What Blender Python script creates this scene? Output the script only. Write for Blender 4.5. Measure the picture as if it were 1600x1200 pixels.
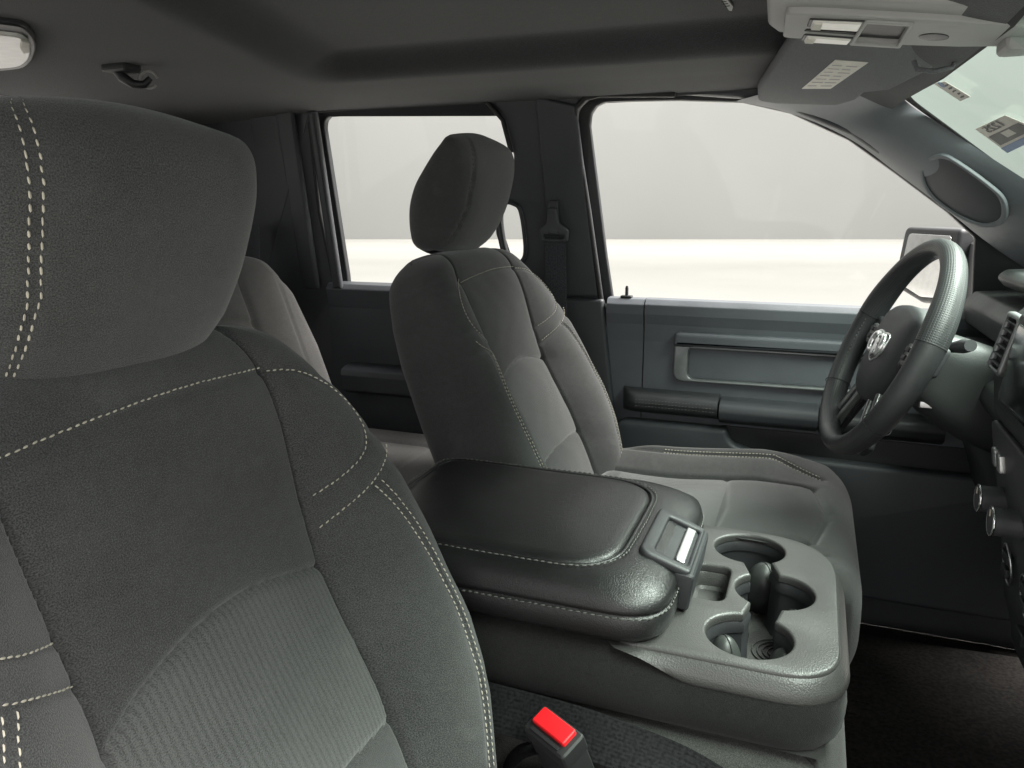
import bpy, bmesh, math, random
import numpy as np
from mathutils import Matrix, Vector
random.seed(4); np.random.seed(4)
for o in list(bpy.data.objects): bpy.data.objects.remove(o)
scene = bpy.context.scene
COL = scene.collection
PI = math.pi
# ------------------------------------------------------------------ camera, world, lights, exposure
# truck axes: x forward, y towards the driver's side, z up (ground = 0); the camera stands in the open passenger door
CAM = np.array([0., 0., 1.58]); F = 1208.
YAW, PIT = math.radians(21), math.radians(12.8)
_fh = np.array([-math.sin(YAW), math.cos(YAW), 0]); CR = np.array([math.cos(YAW), math.sin(YAW), 0])
CD = _fh*math.cos(PIT) - np.array([0, 0, 1.])*math.sin(PIT); CU = np.cross(CR, CD)
cam = bpy.data.cameras.new('camera'); cam.lens = 36*F/1600; cam.sensor_width = 36; cam.clip_start = .02; cam.clip_end = 300
camo = bpy.data.objects.new('camera', cam); COL.objects.link(camo); scene.camera = camo
camo.matrix_world = Matrix(((CR[0], CU[0], -CD[0], CAM[0]), (CR[1], CU[1], -CD[1], CAM[1]), (CR[2], CU[2], -CD[2], CAM[2]), (0, 0, 0, 1)))
world = bpy.data.worlds.new('World'); scene.world = world; world.use_nodes = True
bg = world.node_tree.nodes['Background']; bg.inputs[0].default_value = (1, .99, .975, 1); bg.inputs[1].default_value = 2.25
def area(name, loc, target, size, power, color, size_y=None):
    l = bpy.data.lights.new(name, 'AREA'); l.energy = power; l.color = color; l.size = size
    if size_y: l.shape = 'RECTANGLE'; l.size_y = size_y
    o = bpy.data.objects.new(name, l); COL.objects.link(o); o.location = loc
    o.rotation_euler = (Vector(target)-Vector(loc)).to_track_quat('-Z', 'Y').to_euler()
    return o
area('fill_lamp_front', (2.3, 3.0, 5.0), (-.05, 1.15, 1.1), 2.8, 1700, (1, .96, .93), 2.2)      # unseen pair of fill lamps added above the bonnet
area('fill_lamp_front', (2.3, -.9, 5.0), (-.05, 1.15, 1.1), 2.8, 800, (1, .96, .93), 2.2)
area('fill_lamp_door', (.7, -2.6, 2.3), (-.3, .6, 1.2), 2.2, 12, (1, .97, .93), 1.6)      # unseen fill lamp added outside the open door
area('fill_lamp_wall', (-2, 26, 15), (-6, 40, 12), 44, 6500, (1, .98, .95), 4)                # unseen lamp added to grade the back wall from above
vs = scene.view_settings; vs.view_transform = 'Standard'; vs.look = 'None'; vs.exposure = -.2; vs.gamma = 1; vs.use_curve_mapping = False
scene.render.engine = 'CYCLES'
cy = scene.cycles; cy.max_bounces = 5; cy.diffuse_bounces = 3; cy.glossy_bounces = 2; cy.transparent_max_bounces = 8
cy.use_denoising = True
# ------------------------------------------------------------------ geometry helpers
def ray(px, py): return CD + CR*(px-800)/F - CU*(py-600)/F
def at(px, py, x=None, y=None, z=None):
    r = ray(px, py)
    t = x/r[0] if x is not None else (y/r[1] if y is not None else (z-CAM[2])/r[2])
    return CAM + r*t
def atp(px, py, p0, n):
    r = ray(px, py); p0 = np.array(p0); n = np.array(n); return CAM + r*(((p0-CAM)@n)/(r@n))
def empty(name, loc, label, cat, group=None):
    o = bpy.data.objects.new(name, None); COL.objects.link(o); o.location = loc; o.empty_display_size = .05
    tag(o, label, cat, group); return o
def tag(o, label, cat, group=None):
    o['label'] = label; o['category'] = cat
    if group: o['group'] = group
    return o
def struct(o, label=None):
    o['kind'] = 'structure'
    if label: o['label'] = label
    return o
def root_loc(p): return p.location if p.parent is None else Vector((0, 0, 0))   # a part's own world matrix is already the identity
def finish(me, name, mat, parent, smooth=40):
    if smooth:
        me.polygons.foreach_set('use_smooth', [True]*len(me.polygons))
        if smooth < 180: me.set_sharp_from_angle(angle=math.radians(smooth))
    o = bpy.data.objects.new(name, me); COL.objects.link(o)
    if mat: me.materials.append(mat)
    if parent:
        o.parent = parent
        o.matrix_parent_inverse = Matrix.Translation(root_loc(parent)).inverted()   # parts are modelled in world metres
    return o
def mk(name, verts, faces, mat, parent=None, smooth=40, uv=None):
    me = bpy.data.meshes.new(name)
    me.from_pydata([tuple(map(float, v)) for v in verts], [], faces); me.update()
    if uv is not None:
        l = me.uv_layers.new(name='uv'); idx = np.empty(len(me.loops), np.int32); me.loops.foreach_get('vertex_index', idx)
        l.data.foreach_set('uv', np.asarray(uv, np.float32)[idx].ravel())
    bm = bmesh.new(); bm.from_mesh(me); bmesh.ops.recalc_face_normals(bm, faces=bm.faces); bm.to_mesh(me); bm.free()
    return finish(me, name, mat, parent, smooth)
def loft(name, rings, mat, parent=None, cap0=True, cap1=True, closed=True, smooth=40, uv=None):
    rings = [np.asarray(r, float) for r in rings]; n = len(rings[0]); m = len(rings)
    V = np.concatenate(rings); Fc = []
    k = n if closed else n-1
    for i in range(m-1):
        for j in range(k):
            j2 = (j+1) % n
            Fc.append((i*n+j, i*n+j2, (i+1)*n+j2, (i+1)*n+j))
    if closed and cap0: Fc.append(tuple(range(n)))
    if closed and cap1: Fc.append(tuple((m-1)*n+j for j in range(n)))
    return mk(name, V, Fc, mat, parent, smooth, uv)
def rpoly(pts, rad, n=6):
    """closed polygon with rounded corners; rad: one radius or one per corner"""
    pts = [np.array(p, float) for p in pts]; N = len(pts); out = []
    if not isinstance(rad, (list, tuple)): rad = [rad]*N
    for i in range(N):
        p, a, b = pts[i], pts[i-1], pts[(i+1) % N]
        da, db = a-p, b-p; la, lb = np.linalg.norm(da), np.linalg.norm(db); da /= la; db /= lb
        ang = math.acos(max(-1, min(1, float(da@db)))); r = rad[i]
        if r <= 1e-6 or ang > PI-.02: out.append(p); continue
        t = min(r/math.tan(ang/2), .48*la, .48*lb)
        s, e = p+da*t, p+db*t
        for k in range(n+1):
            q = k/n; out.append((1-q)**2*s + 2*q*(1-q)*p + q*q*e)
    return np.array(out)
def smooth_closed(pts, n=8):
    """Catmull-Rom through closed points"""
    P = np.array(pts, float); N = len(P); out = []
    for i in range(N):
        a, b, c, d = P[i-1], P[i], P[(i+1) % N], P[(i+2) % N]
        for k in range(n):
            t = k/n; out.append(.5*((2*b)+(-a+c)*t+(2*a-5*b+4*c-d)*t*t+(-a+3*b-3*c+d)*t**3))
    return np.array(out)
def smooth_open(pts, n=8):
    P = np.array(pts, float); P = np.vstack([2*P[0]-P[1], P, 2*P[-1]-P[-2]]); out = []
    for i in range(1, len(P)-2):
        a, b, c, d = P[i-1], P[i], P[i+1], P[i+2]
        for k in range(n):
            t = k/n; out.append(.5*((2*b)+(-a+c)*t+(2*a-5*b+4*c-d)*t*t+(-a+3*b-3*c+d)*t**3))
    out.append(P[-2]); return np.array(out)
def resample(P, n):
    P = np.asarray(P, float); s = np.r_[0, np.cumsum(np.linalg.norm(np.diff(P, axis=0), axis=1))]
    q = np.linspace(0, s[-1], n); return np.stack([np.interp(q, s, P[:, k]) for k in range(P.shape[1])], 1)
def resample_closed(P, n):
    P = np.vstack([P, P[:1]]); return resample(P, n+1)[:-1]
def plate(name, loops, thick, bevel, fmap, mat, parent=None, res=3, smooth=35):
    """flat plate (first loop outer, others holes) with rounded edges; local (a,b,c), c from 0 to thick, sent through fmap"""
    cu = bpy.data.curves.new(name, 'CURVE'); cu.dimensions = '2D'; cu.fill_mode = 'BOTH'
    cu.extrude = max(0, thick/2-bevel); cu.bevel_depth = bevel; cu.bevel_resolution = res; cu.offset = -bevel
    for L in loops:
        s = cu.splines.new('POLY'); s.points.add(len(L)-1); s.use_cyclic_u = True
        for p, q in zip(s.points, L): p.co = (q[0], q[1], 0, 1)
    t = bpy.data.objects.new('tmp', cu); me = bpy.data.meshes.new_from_object(t); bpy.data.objects.remove(t); bpy.data.curves.remove(cu)
    n = len(me.vertices); co = np.empty(n*3); me.vertices.foreach_get('co', co); co = co.reshape(-1, 3)
    new = np.array([fmap(a, b, c+thick/2) for a, b, c in co]); me.vertices.foreach_set('co', new.ravel())
    bm = bmesh.new(); bm.from_mesh(me); bmesh.ops.remove_doubles(bm, verts=bm.verts, dist=1e-5)
    bmesh.ops.recalc_face_normals(bm, faces=bm.faces); bm.to_mesh(me); bm.free()
    me.name = name; me.materials.clear()
    return finish(me, name, mat, parent, smooth)
def box(name, c, s, mat, parent=None, bev=.004, rot=None, seg=3, fn=None):
    bm = bmesh.new(); bmesh.ops.create_cube(bm, size=1); bmesh.ops.scale(bm, vec=s, verts=bm.verts)
    if bev: bmesh.ops.bevel(bm, geom=bm.edges[:], offset=min(bev, .49*min(s)), segments=seg, affect='EDGES', profile=.6)
    if rot is not None: bmesh.ops.transform(bm, matrix=rot.to_4x4(), verts=bm.verts)
    bmesh.ops.translate(bm, vec=c, verts=bm.verts)
    if fn:
        for v in bm.verts: v.co = fn(v.co)
    me = bpy.data.meshes.new(name); bm.to_mesh(me); bm.free(); return finish(me, name, mat, parent, 35)
def frames(path):
    P = np.asarray(path, float); T = np.gradient(P, axis=0); T /= np.linalg.norm(T, axis=1)[:, None]
    up = np.array([0, 0, 1.]) if abs(T[0][2]) < .9 else np.array([1., 0, 0]); N = []; n = np.cross(T[0], up); n /= np.linalg.norm(n)
    for t in T: n = n - t*(n@t); n /= np.linalg.norm(n); N.append(n.copy())
    N = np.array(N); return P, T, N, np.cross(T, N)
def tube(name, path, r, mat, parent=None, sides=10, closed=False, ry=None):
    P, T, N, B = frames(path); r = np.broadcast_to(r, len(P)); r2 = r if ry is None else np.broadcast_to(ry, len(P))
    a = np.arange(sides)*2*PI/sides
    rings = [P[i]+np.cos(a)[:, None]*N[i]*r[i]+np.sin(a)[:, None]*B[i]*r2[i] for i in range(len(P))]
    if closed: rings.append(rings[0]); return loft(name, rings, mat, parent, False, False, smooth=180)
    return loft(name, rings, mat, parent, smooth=60)
def dashes(name, P, Nn, mat, parent, pitch=.0062, length=.0044, r=.00075, lift=.0003, wob=.0):
    """a row of thread stitches along P (world) on a surface with normals Nn; one mesh for the seam"""
    P = np.asarray(P, float); s = np.r_[0, np.cumsum(np.linalg.norm(np.diff(P, axis=0), axis=1))]
    n = max(2, int(s[-1]/pitch)); V = []; Fc = []
    f = lambda q: np.array([np.interp(q, s, P[:, k]) for k in range(3)])
    g = lambda q: np.array([np.interp(q, s, Nn[:, k]) for k in range(3)])
    for i in range(n):
        c0 = (i+.5+random.uniform(-.07, .07))*pitch; ln = length*random.uniform(.84, 1.1); p0, p1 = f(c0-ln/2), f(c0+ln/2); nn = g(c0); nn /= np.linalg.norm(nn)
        t = p1-p0; lt = np.linalg.norm(t)
        if lt < 1e-6: continue
        t /= lt; b = np.cross(nn, t); sh_ = b*random.gauss(0, r*.22)+nn*random.uniform(-.25, .1)*r; p0 = p0+sh_; p1 = p1+sh_+b*random.gauss(0, r*.25); m = (p0+p1)/2+nn*lift; k = len(V)
        bb = b*r*random.uniform(.85, 1.15); tw = b*r*.35
        V += [p0-tw-nn*r*.3, p1+tw-nn*r*.3]
        for q in (-.28, .28):
            c = m+t*lt*q+tw*q*2
            V += [c+bb, c+nn*r*1.1, c-bb, c-nn*r]
        A, Bq = [k+2+j for j in range(4)], [k+6+j for j in range(4)]
        for j in range(4):
            j2 = (j+1) % 4
            Fc += [(k, A[j2], A[j]), (A[j], A[j2], Bq[j2], Bq[j]), (k+1, Bq[j], Bq[j2])]
    o = mk(name, V, Fc, mat, parent, 60); o['kind'] = 'stuff'; return o
def sstep(a, b, x):
    t = np.clip((np.asarray(x, float)-a)/(b-a), 0, 1); return t*t*(3-2*t)
def seg_dist(U, V, L):
    """distance of points (U,V) to the polyline L"""
    d = np.full(U.shape, 9.)
    for (a, b) in zip(L[:-1], L[1:]):
        e = b-a; l2 = float(e@e)+1e-12
        t = np.clip(((U-a[0])*e[0]+(V-a[1])*e[1])/l2, 0, 1)
        d = np.minimum(d, np.hypot(U-a[0]-t*e[0], V-a[1]-t*e[1]))
    return d
# ------------------------------------------------------------------ materials (all procedural)
def nodes(name):
    m = bpy.data.materials.new(name); m.use_nodes = True; nt = m.node_tree
    return m, nt, nt.nodes['Principled BSDF']
def N_(nt, kind, **k):
    n = nt.nodes.new(kind)
    for a, b in k.items():
        if a in n.inputs: n.inputs[a].default_value = b
        else: setattr(n, a, b)
    return n
def mix(nt, fac, a, b):
    m = nt.nodes.new('ShaderNodeMix'); m.data_type = 'RGBA'
    for s, v in ((6, a), (7, b)):
        if isinstance(v, tuple): m.inputs[s].default_value = (*v[:3], 1)
        else: nt.links.new(v, m.inputs[s])
    if isinstance(fac, float): m.inputs[0].default_value = fac
    else: nt.links.new(fac, m.inputs[0])
    return m.outputs[2]
def ramp(nt, src, a, b, ca=0., cb=1.):
    r = nt.nodes.new('ShaderNodeMapRange'); nt.links.new(src, r.inputs[0])
    r.inputs[1].default_value = a; r.inputs[2].default_value = b; r.inputs[3].default_value = ca; r.inputs[4].default_value = cb; return r.outputs[0]
def bump(nt, bs, h, strength, dist):
    b = nt.nodes.new('ShaderNodeBump'); b.inputs['Strength'].default_value = strength; b.inputs['Distance'].default_value = dist
    nt.links.new(h, b.inputs['Height']); nt.links.new(b.outputs[0], bs.inputs['Normal'])
def coords(nt, uv):
    t = nt.nodes.new('ShaderNodeTexCoord'); return t.outputs['UV' if uv else 'Object']
def fabric(name, dark, light, uv=True, pitch=.00062, rib=0., sheen=.25, wear=.12):
    m, nt, bs = nodes(name); c = coords(nt, uv)
    k = 2*PI/pitch/6.2832
    n1 = N_(nt, 'ShaderNodeTexNoise', Scale=k*.62, Detail=1.0); nt.links.new(c, n1.inputs['Vector'])
    n2 = N_(nt, 'ShaderNodeTexNoise', Scale=9., Detail=3.0); nt.links.new(c, n2.inputs['Vector'])
    n4 = N_(nt, 'ShaderNodeTexNoise', Scale=120., Detail=3.0); nt.links.new(c, n4.inputs['Vector'])
    f = nt.nodes.new('ShaderNodeMath'); f.operation = 'ADD'; nt.links.new(ramp(nt, n1.outputs[0], .30, .70, -.05, .95), f.inputs[0]); f.inputs[1].default_value = .02
    g = nt.nodes.new('ShaderNodeMath'); g.operation = 'MULTIPLY_ADD'; nt.links.new(ramp(nt, n2.outputs[0], .3, .7, -1, 1), g.inputs[0]); g.inputs[1].default_value = wear
    nt.links.new(f.outputs[0], g.inputs[2])
    h = nt.nodes.new('ShaderNodeMath'); h.operation = 'MULTIPLY_ADD'; nt.links.new(ramp(nt, n4.outputs[0], .3, .7, -1, 1), h.inputs[0]); h.inputs[1].default_value = .07
    nt.links.new(g.outputs[0], h.inputs[2])
    n5 = N_(nt, 'ShaderNodeTexNoise', Scale=13., Detail=5.0, Roughness=.65); nt.links.new(c, n5.inputs['Vector'])
    w5 = nt.nodes.new('ShaderNodeMath'); w5.operation = 'MULTIPLY_ADD'; nt.links.new(ramp(nt, n5.outputs[0], .60, .74), w5.inputs[0]); w5.inputs[1].default_value = .30; nt.links.new(h.outputs[0], w5.inputs[2]); fac = w5.outputs[0]
    hgt = f.outputs[0]
    if rib:
        wv = N_(nt, 'ShaderNodeTexWave', Scale=.31416/rib, Distortion=1.6, Detail=1.0); wv.bands_direction = 'X'
        wv.inputs['Detail Scale'].default_value = 40.; nt.links.new(c, wv.inputs['Vector'])
        a = nt.nodes.new('ShaderNodeMath'); a.operation = 'MULTIPLY_ADD'; nt.links.new(wv.outputs['Fac'], a.inputs[0]); a.inputs[1].default_value = .32; nt.links.new(fac, a.inputs[2]); fac = a.outputs[0]
        b2 = nt.nodes.new('ShaderNodeMath'); b2.operation = 'MULTIPLY_ADD'; nt.links.new(wv.outputs['Fac'], b2.inputs[0]); b2.inputs[1].default_value = 1.2; nt.links.new(hgt, b2.inputs[2]); hgt = b2.outputs[0]
    nt.links.new(mix(nt, fac, dark, light), bs.inputs['Base Color'])
    bs.inputs['Roughness'].default_value = .95; bs.inputs['Specular IOR Level'].default_value = .12
    bs.inputs['Sheen Weight'].default_value = sheen; bs.inputs['Sheen Roughness'].default_value = .5
    bump(nt, bs, hgt, .45, .0005); return m
def plastic(name, col, rough=.55, grain=900., gb=.25, spec=.4, var=.08):
    m, nt, bs = nodes(name); c = coords(nt, False)
    v = N_(nt, 'ShaderNodeTexVoronoi', Scale=grain); v.feature = 'F1'; nt.links.new(c, v.inputs['Vector'])
    n2 = N_(nt, 'ShaderNodeTexNoise', Scale=14., Detail=4.0); nt.links.new(c, n2.inputs['Vector'])
    f = ramp(nt, n2.outputs[0], .3, .7, 0, 1)
    nt.links.new(mix(nt, f, tuple(x*(1-var) for x in col), tuple(x*(1+var) for x in col)), bs.inputs['Base Color'])
    nt.links.new(ramp(nt, n2.outputs[0], .3, .7, rough-.06, rough+.06), bs.inputs['Roughness'])
    bs.inputs['Specular IOR Level'].default_value = spec
    if gb: bump(nt, bs, v.outputs['Distance'], gb, .0005)
    return m
def leather(name, col, rough=.42, scale=420., perf=False):
    m, nt, bs = nodes(name); c = coords(nt, False)
    v = N_(nt, 'ShaderNodeTexVoronoi', Scale=scale); v.feature = 'DISTANCE_TO_EDGE'; nt.links.new(c, v.inputs['Vector'])
    n = N_(nt, 'ShaderNodeTexNoise', Scale=scale*.5, Detail=4.0); nt.links.new(c, n.inputs['Vector'])
    n2 = N_(nt, 'ShaderNodeTexNoise', Scale=11., Detail=4.0); nt.links.new(c, n2.inputs['Vector'])
    h = nt.nodes.new('ShaderNodeMath'); h.operation = 'MULTIPLY_ADD'; nt.links.new(ramp(nt, v.outputs['Distance'], 0, .12), h.inputs[0]); h.inputs[1].default_value = .7; nt.links.new(n.outputs[0], h.inputs[2])
    nt.links.new(mix(nt, ramp(nt, n2.outputs[0], .3, .7), tuple(x*.85 for x in col), tuple(x*1.15 for x in col)), bs.inputs['Base Color'])
    nt.links.new(ramp(nt, n2.outputs[0], .3, .7, rough-.05, rough+.08), bs.inputs['Roughness']); bs.inputs['Specular IOR Level'].default_value = .42
    bump(nt, bs, h.outputs[0], .3, .0006); return m
def simple(name, col, rough=.5, metal=0., spec=.5):
    m, nt, bs = nodes(name); c = coords(nt, False)
    n2 = N_(nt, 'ShaderNodeTexNoise', Scale=60., Detail=3.0); nt.links.new(c, n2.inputs['Vector'])
    nt.links.new(mix(nt, ramp(nt, n2.outputs[0], .3, .7), tuple(x*.93 for x in col), tuple(min(1, x*1.07) for x in col)), bs.inputs['Base Color'])
    bs.inputs['Roughness'].default_value = rough; bs.inputs['Metallic'].default_value = metal; bs.inputs['Specular IOR Level'].default_value = spec; return m
def glass(name, tint, refl=.02):
    m, nt, bs = nodes(name); out = nt.nodes['Material Output']; nt.nodes.remove(bs)
    t = nt.nodes.new('ShaderNodeBsdfTransparent'); t.inputs[0].default_value = (*tint, 1)
    g = nt.nodes.new('ShaderNodeBsdfGlossy'); g.inputs['Roughness'].default_value = .02
    mx = nt.nodes.new('ShaderNodeMixShader'); mx.inputs[0].default_value = refl; nt.links.new(t.outputs[0], mx.inputs[1]); nt.links.new(g.outputs[0], mx.inputs[2])
    nt.links.new(mx.outputs[0], out.inputs[0]); return m
M = {}
M['fab'] = fabric('charcoal_seat_cloth', (.020, .0205, .0205), (.072, .0735, .0725))
M['fab_ins'] = fabric('ribbed_seat_cloth', (.028, .0285, .0285), (.094, .096, .094), rib=.0062)
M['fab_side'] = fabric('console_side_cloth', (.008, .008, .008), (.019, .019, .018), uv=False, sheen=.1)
M['fab_rear_lit'] = fabric('lit_rear_cloth', (.085, .083, .080), (.20, .195, .188))  # seat cloth in a brighter copy; light on the bench put into colour
M['leather'] = leather('black_vinyl', (.011, .011, .0112), .34)
M['leather_wheel'] = leather('wheel_leather', (.035, .037, .038), .36, 700.)
M['plastic'] = plastic('dark_grained_plastic', (.045, .047, .050))
M['plastic_d'] = plastic('black_plastic', (.018, .019, .021), .5)
M['plastic_tray'] = plastic('tray_grained_plastic', (.042, .0415, .040), .42, 620., .5, .5)
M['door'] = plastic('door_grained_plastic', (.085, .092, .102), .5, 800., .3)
M['door_shaded'] = plastic('shaded_door_plastic', (.045, .049, .054), .5, 800., .3)  # darker copy of the door plastic, shade put into its colour
M['dash'] = plastic('dash_grained_plastic', (.030, .034, .033), .48, 800., .3)
M['pillar'] = plastic('pillar_trim_plastic', (.044, .0465, .051), .55, 900., .2)
M['headliner'] = fabric('headliner_cloth', (.022, .023, .0255), (.039, .0405, .0435), uv=False, pitch=.001, sheen=.1, wear=.05)
M['overhead'] = plastic('overhead_plastic', (.29, .29, .285), .6, 900., .15)
M['visor'] = fabric('visor_vinyl', (.09, .094, .10), (.125, .13, .137), uv=False, pitch=.001, sheen=.05, wear=.03)
M['chrome'] = simple('chrome', (.8, .8, .8), .12, 1.)
M['satin'] = simple('satin_silver', (.55, .56, .56), .32, 1.)
M['silver_paint'] = simple('silver_painted_plastic', (.20, .21, .21), .38, .6)
M['thread'] = simple('beige_thread', (.40, .375, .31), .8)
M['thread_d'] = simple('grey_thread', (.085, .085, .078), .85)
M['red'] = simple('red_plastic', (.62, .010, .014), .4)
M['web'] = fabric('black_webbing', (.004, .004, .0045), (.013, .013, .014), uv=True, pitch=.0022, rib=.004, sheen=0)
M['web_g'] = fabric('grey_webbing', (.026, .028, .031), (.055, .058, .063), uv=True, pitch=.0022, rib=.004, sheen=.05)
M['arm'] = leather('armrest_vinyl', (.040, .042, .045), .48)
M['rubber'] = simple('black_rubber', (.007, .007, .0075), .6)
M['carpet'] = fabric('dark_carpet', (.006, .0055, .005), (.022, .0195, .017), uv=False, pitch=.004, sheen=.05, wear=.3)
M['glass'] = glass('clear_window_glass', (.985, .99, .98)); M['glass_ws'] = glass('green_windshield_glass', (.885, .965, .925), .02)
M['mirror'] = simple('mirror_glass', (.78, .78, .78), .02, 1.)
M['lens'] = simple('frosted_lamp_lens', (.60, .59, .56), .3)
M['paper'] = simple('sticker_paper', (.55, .53, .48), .7); M['ink'] = simple('print_ink', (.10, .10, .10), .7); M['blue'] = simple('sticker_blue', (.07, .16, .32), .6)
M['screen'] = simple('black_glossy_screen', (.008, .009, .010), .12)
M['black'] = simple('matt_black', (.006, .006, .007), .8)
M['white_paint'] = simple('white_car_paint', (.75, .75, .74), .25)
def studio(name, a, b, sc):
    m, nt, bs = nodes(name); c = coords(nt, False)
    n = N_(nt, 'ShaderNodeTexNoise', Scale=sc, Detail=4.0); nt.links.new(c, n.inputs['Vector'])
    nt.links.new(mix(nt, ramp(nt, n.outputs[0], .35, .65), a, b), bs.inputs['Base Color']); bs.inputs['Roughness'].default_value = .9; bs.inputs['Specular IOR Level'].default_value = .1; return m
M['s_floor'] = studio('studio_floor_paint', (.545, .528, .497), (.575, .558, .526), .35); M['s_wall'] = studio('studio_wall_paint', (.295, .295, .288), (.318, .318, .310), .08)
# ------------------------------------------------------------------ the setting: studio floor and wall, cab shell
wd = _fh; far_c = _fh*41.2
def wall_pt(s, z): return tuple(np.array([far_c[0], far_c[1], 0])+CR*s+np.array([0, 0, z]))
struct(mk('studio_floor', [(-70, -30, 0), (60, -30, 0), (60, 90, 0), (-70, 90, 0)], [(0, 1, 2, 3)], M['s_floor'], smooth=0), 'white studio floor seen through the windows')
struct(mk('studio_wall', [wall_pt(-60, -.1), wall_pt(60, -.1), wall_pt(60, 20), wall_pt(-60, 20)], [(0, 1, 2, 3)], M['s_wall'], smooth=0), 'pale grey studio back wall beyond the truck')
# driver's side of the cab: leans in above the belt line (z 1.39)
def sideY(z): return 1.68-.25*max(0, z-1.39)
def side_map(off=0.): return lambda a, b, c: (a, sideY(b)-off-c, b)
def sp(px, py, off=0.):   # where a sight line meets the driver's side, as (x, z)
    p = atp(px, py, (0, 1.68-off, 1.39), (0, 1, .25)); return (p[0], p[2])
def spl(px, py, off=0.): p = at(px, py, y=1.68-off); return (p[0], p[2])
# headliner: shallow recessed centre, drops towards windshield and rear glass, rolls down to the side rails
def zroof(x, y):
    z = 1.80+.035*sstep(1.27, 1.17, y)*sstep(-.86+.30*(1.19-y) if np.isscalar(y) else -.86+.30*(1.19-y), -.76+.30*(1.19-y), x)*sstep(.10, -.06, x)*sstep(.42, .52, y)
    z = z - .066*sstep(-.10, .20, x)**1.1 - .015*sstep(-1.0, -1.42, x)
    z = z - .010*sstep(1.40, 1.60, y) - .05*sstep(.32, .1, y)**2
    return z
nx, ny = 150, 150
X = np.linspace(0, 1, nx); Y = np.linspace(.06, 1.63, ny); XX, YY = np.meshgrid(X, Y, indexing='ij')
XX = -1.42+(1.42+.145-.085*(YY-.85)**2)*XX
ZZ = zroof(XX, YY)
V = np.stack([XX, YY, ZZ], -1).reshape(-1, 3)
Fc = [(i*ny+j, i*ny+j+1, (i+1)*ny+j+1, (i+1)*ny+j) for i in range(nx-1) for j in range(ny-1)]
struct(mk('headliner', V, Fc, M['headliner'], smooth=180), 'dark cloth headliner with recessed centre')
struct(box('roof_panel', (-.68, .85, 1.90), (1.52, 1.56, .03), M['white_paint'], None, .01), 'outer roof skin of the truck')
struct(box('cab_floor', (.0, .85, .70), (2.9, 1.62, .04), M['carpet'], None, .004), 'dark carpeted cab floor')
# driver's side wall trim: one pressing with two window openings
fw_open = [sp(*p) for p in [(946, 474), (926, 330), (905, 196), (908, 172), (922, 158), (945, 150), (1060, 149), (1160, 156), (1230, 172), (1330, 214), (1420, 276), (1530, 364), (1552, 380)]]
fw_open = [(-.385, 1.36)] + fw_open[0:1] + fw_open[1:] + [(.45, 1.44), (.45, 1.36)]
rw_open = [sp(*p) for p in [(536, 448), (512, 330), (498, 195), (500, 178), (512, 171), (640, 164), (745, 156), (772, 163), (795, 190), (809, 245), (806, 275), (790, 300), (779, 330), (781, 365), (792, 398), (800, 412), (815, 440)]]
loz = [sp(*p) for p in [(797, 318), (810, 319), (820, 328), (826, 360), (828, 392), (823, 406), (812, 409), (800, 400), (792, 370), (789, 335)]]
rw_open += [(-.60, 1.35), (rw_open[0][0], 1.35)]
outer = [(-1.6, .72), (.52, .72), (.52, 1.47), (.30, 1.60), (.12, 1.75), (.0, 1.80), (-1.6, 1.80)]
side = plate('cab_side_wall', [outer, rpoly(fw_open, .022, 4), rpoly(rw_open, .022, 4), smooth_closed(loz, 5)], .03, .010, side_map(0.), M['pillar'])
struct(side, 'grey plastic trim wall of the driver side with window openings')
# rear wall with glass opening, passenger rear side, firewall
struct(plate('cab_rear_wall', [[(.02, .72), (1.66, .72), (1.58, 1.80), (.12, 1.80)], rpoly([(.25, 1.40), (1.30, 1.40), (1.25, 1.783), (.30, 1.783)], .03)], .03, .008, lambda a, b, c: (-1.42-c+.0*(b-1.4), a, b), M['pillar']), 'rear cab wall with back window opening')
struct(plate('cab_side_wall', [[(-1.6, .72), (-.44, .72), (-.50, 1.80), (-1.6, 1.80)], rpoly([(-1.3, 1.38), (-.50, 1.38), (-.55, 1.76), (-1.25, 1.76)], .05)], .03, .008, lambda a, b, c: (a, .02+.25*max(0, b-1.39)+c, b), M['pillar']), 'rear passenger side wall of the cab')
struct(box('firewall', (.80, .85, .98), (.04, 1.62, .6), M['plastic_d'], None, .004), 'dark firewall under the dashboard')
struct(box('roof_rail', (-.22, .10, 1.80), (1.0, .10, .10), M['pillar'], None, .03), 'roof rail above the open passenger door')
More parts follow.
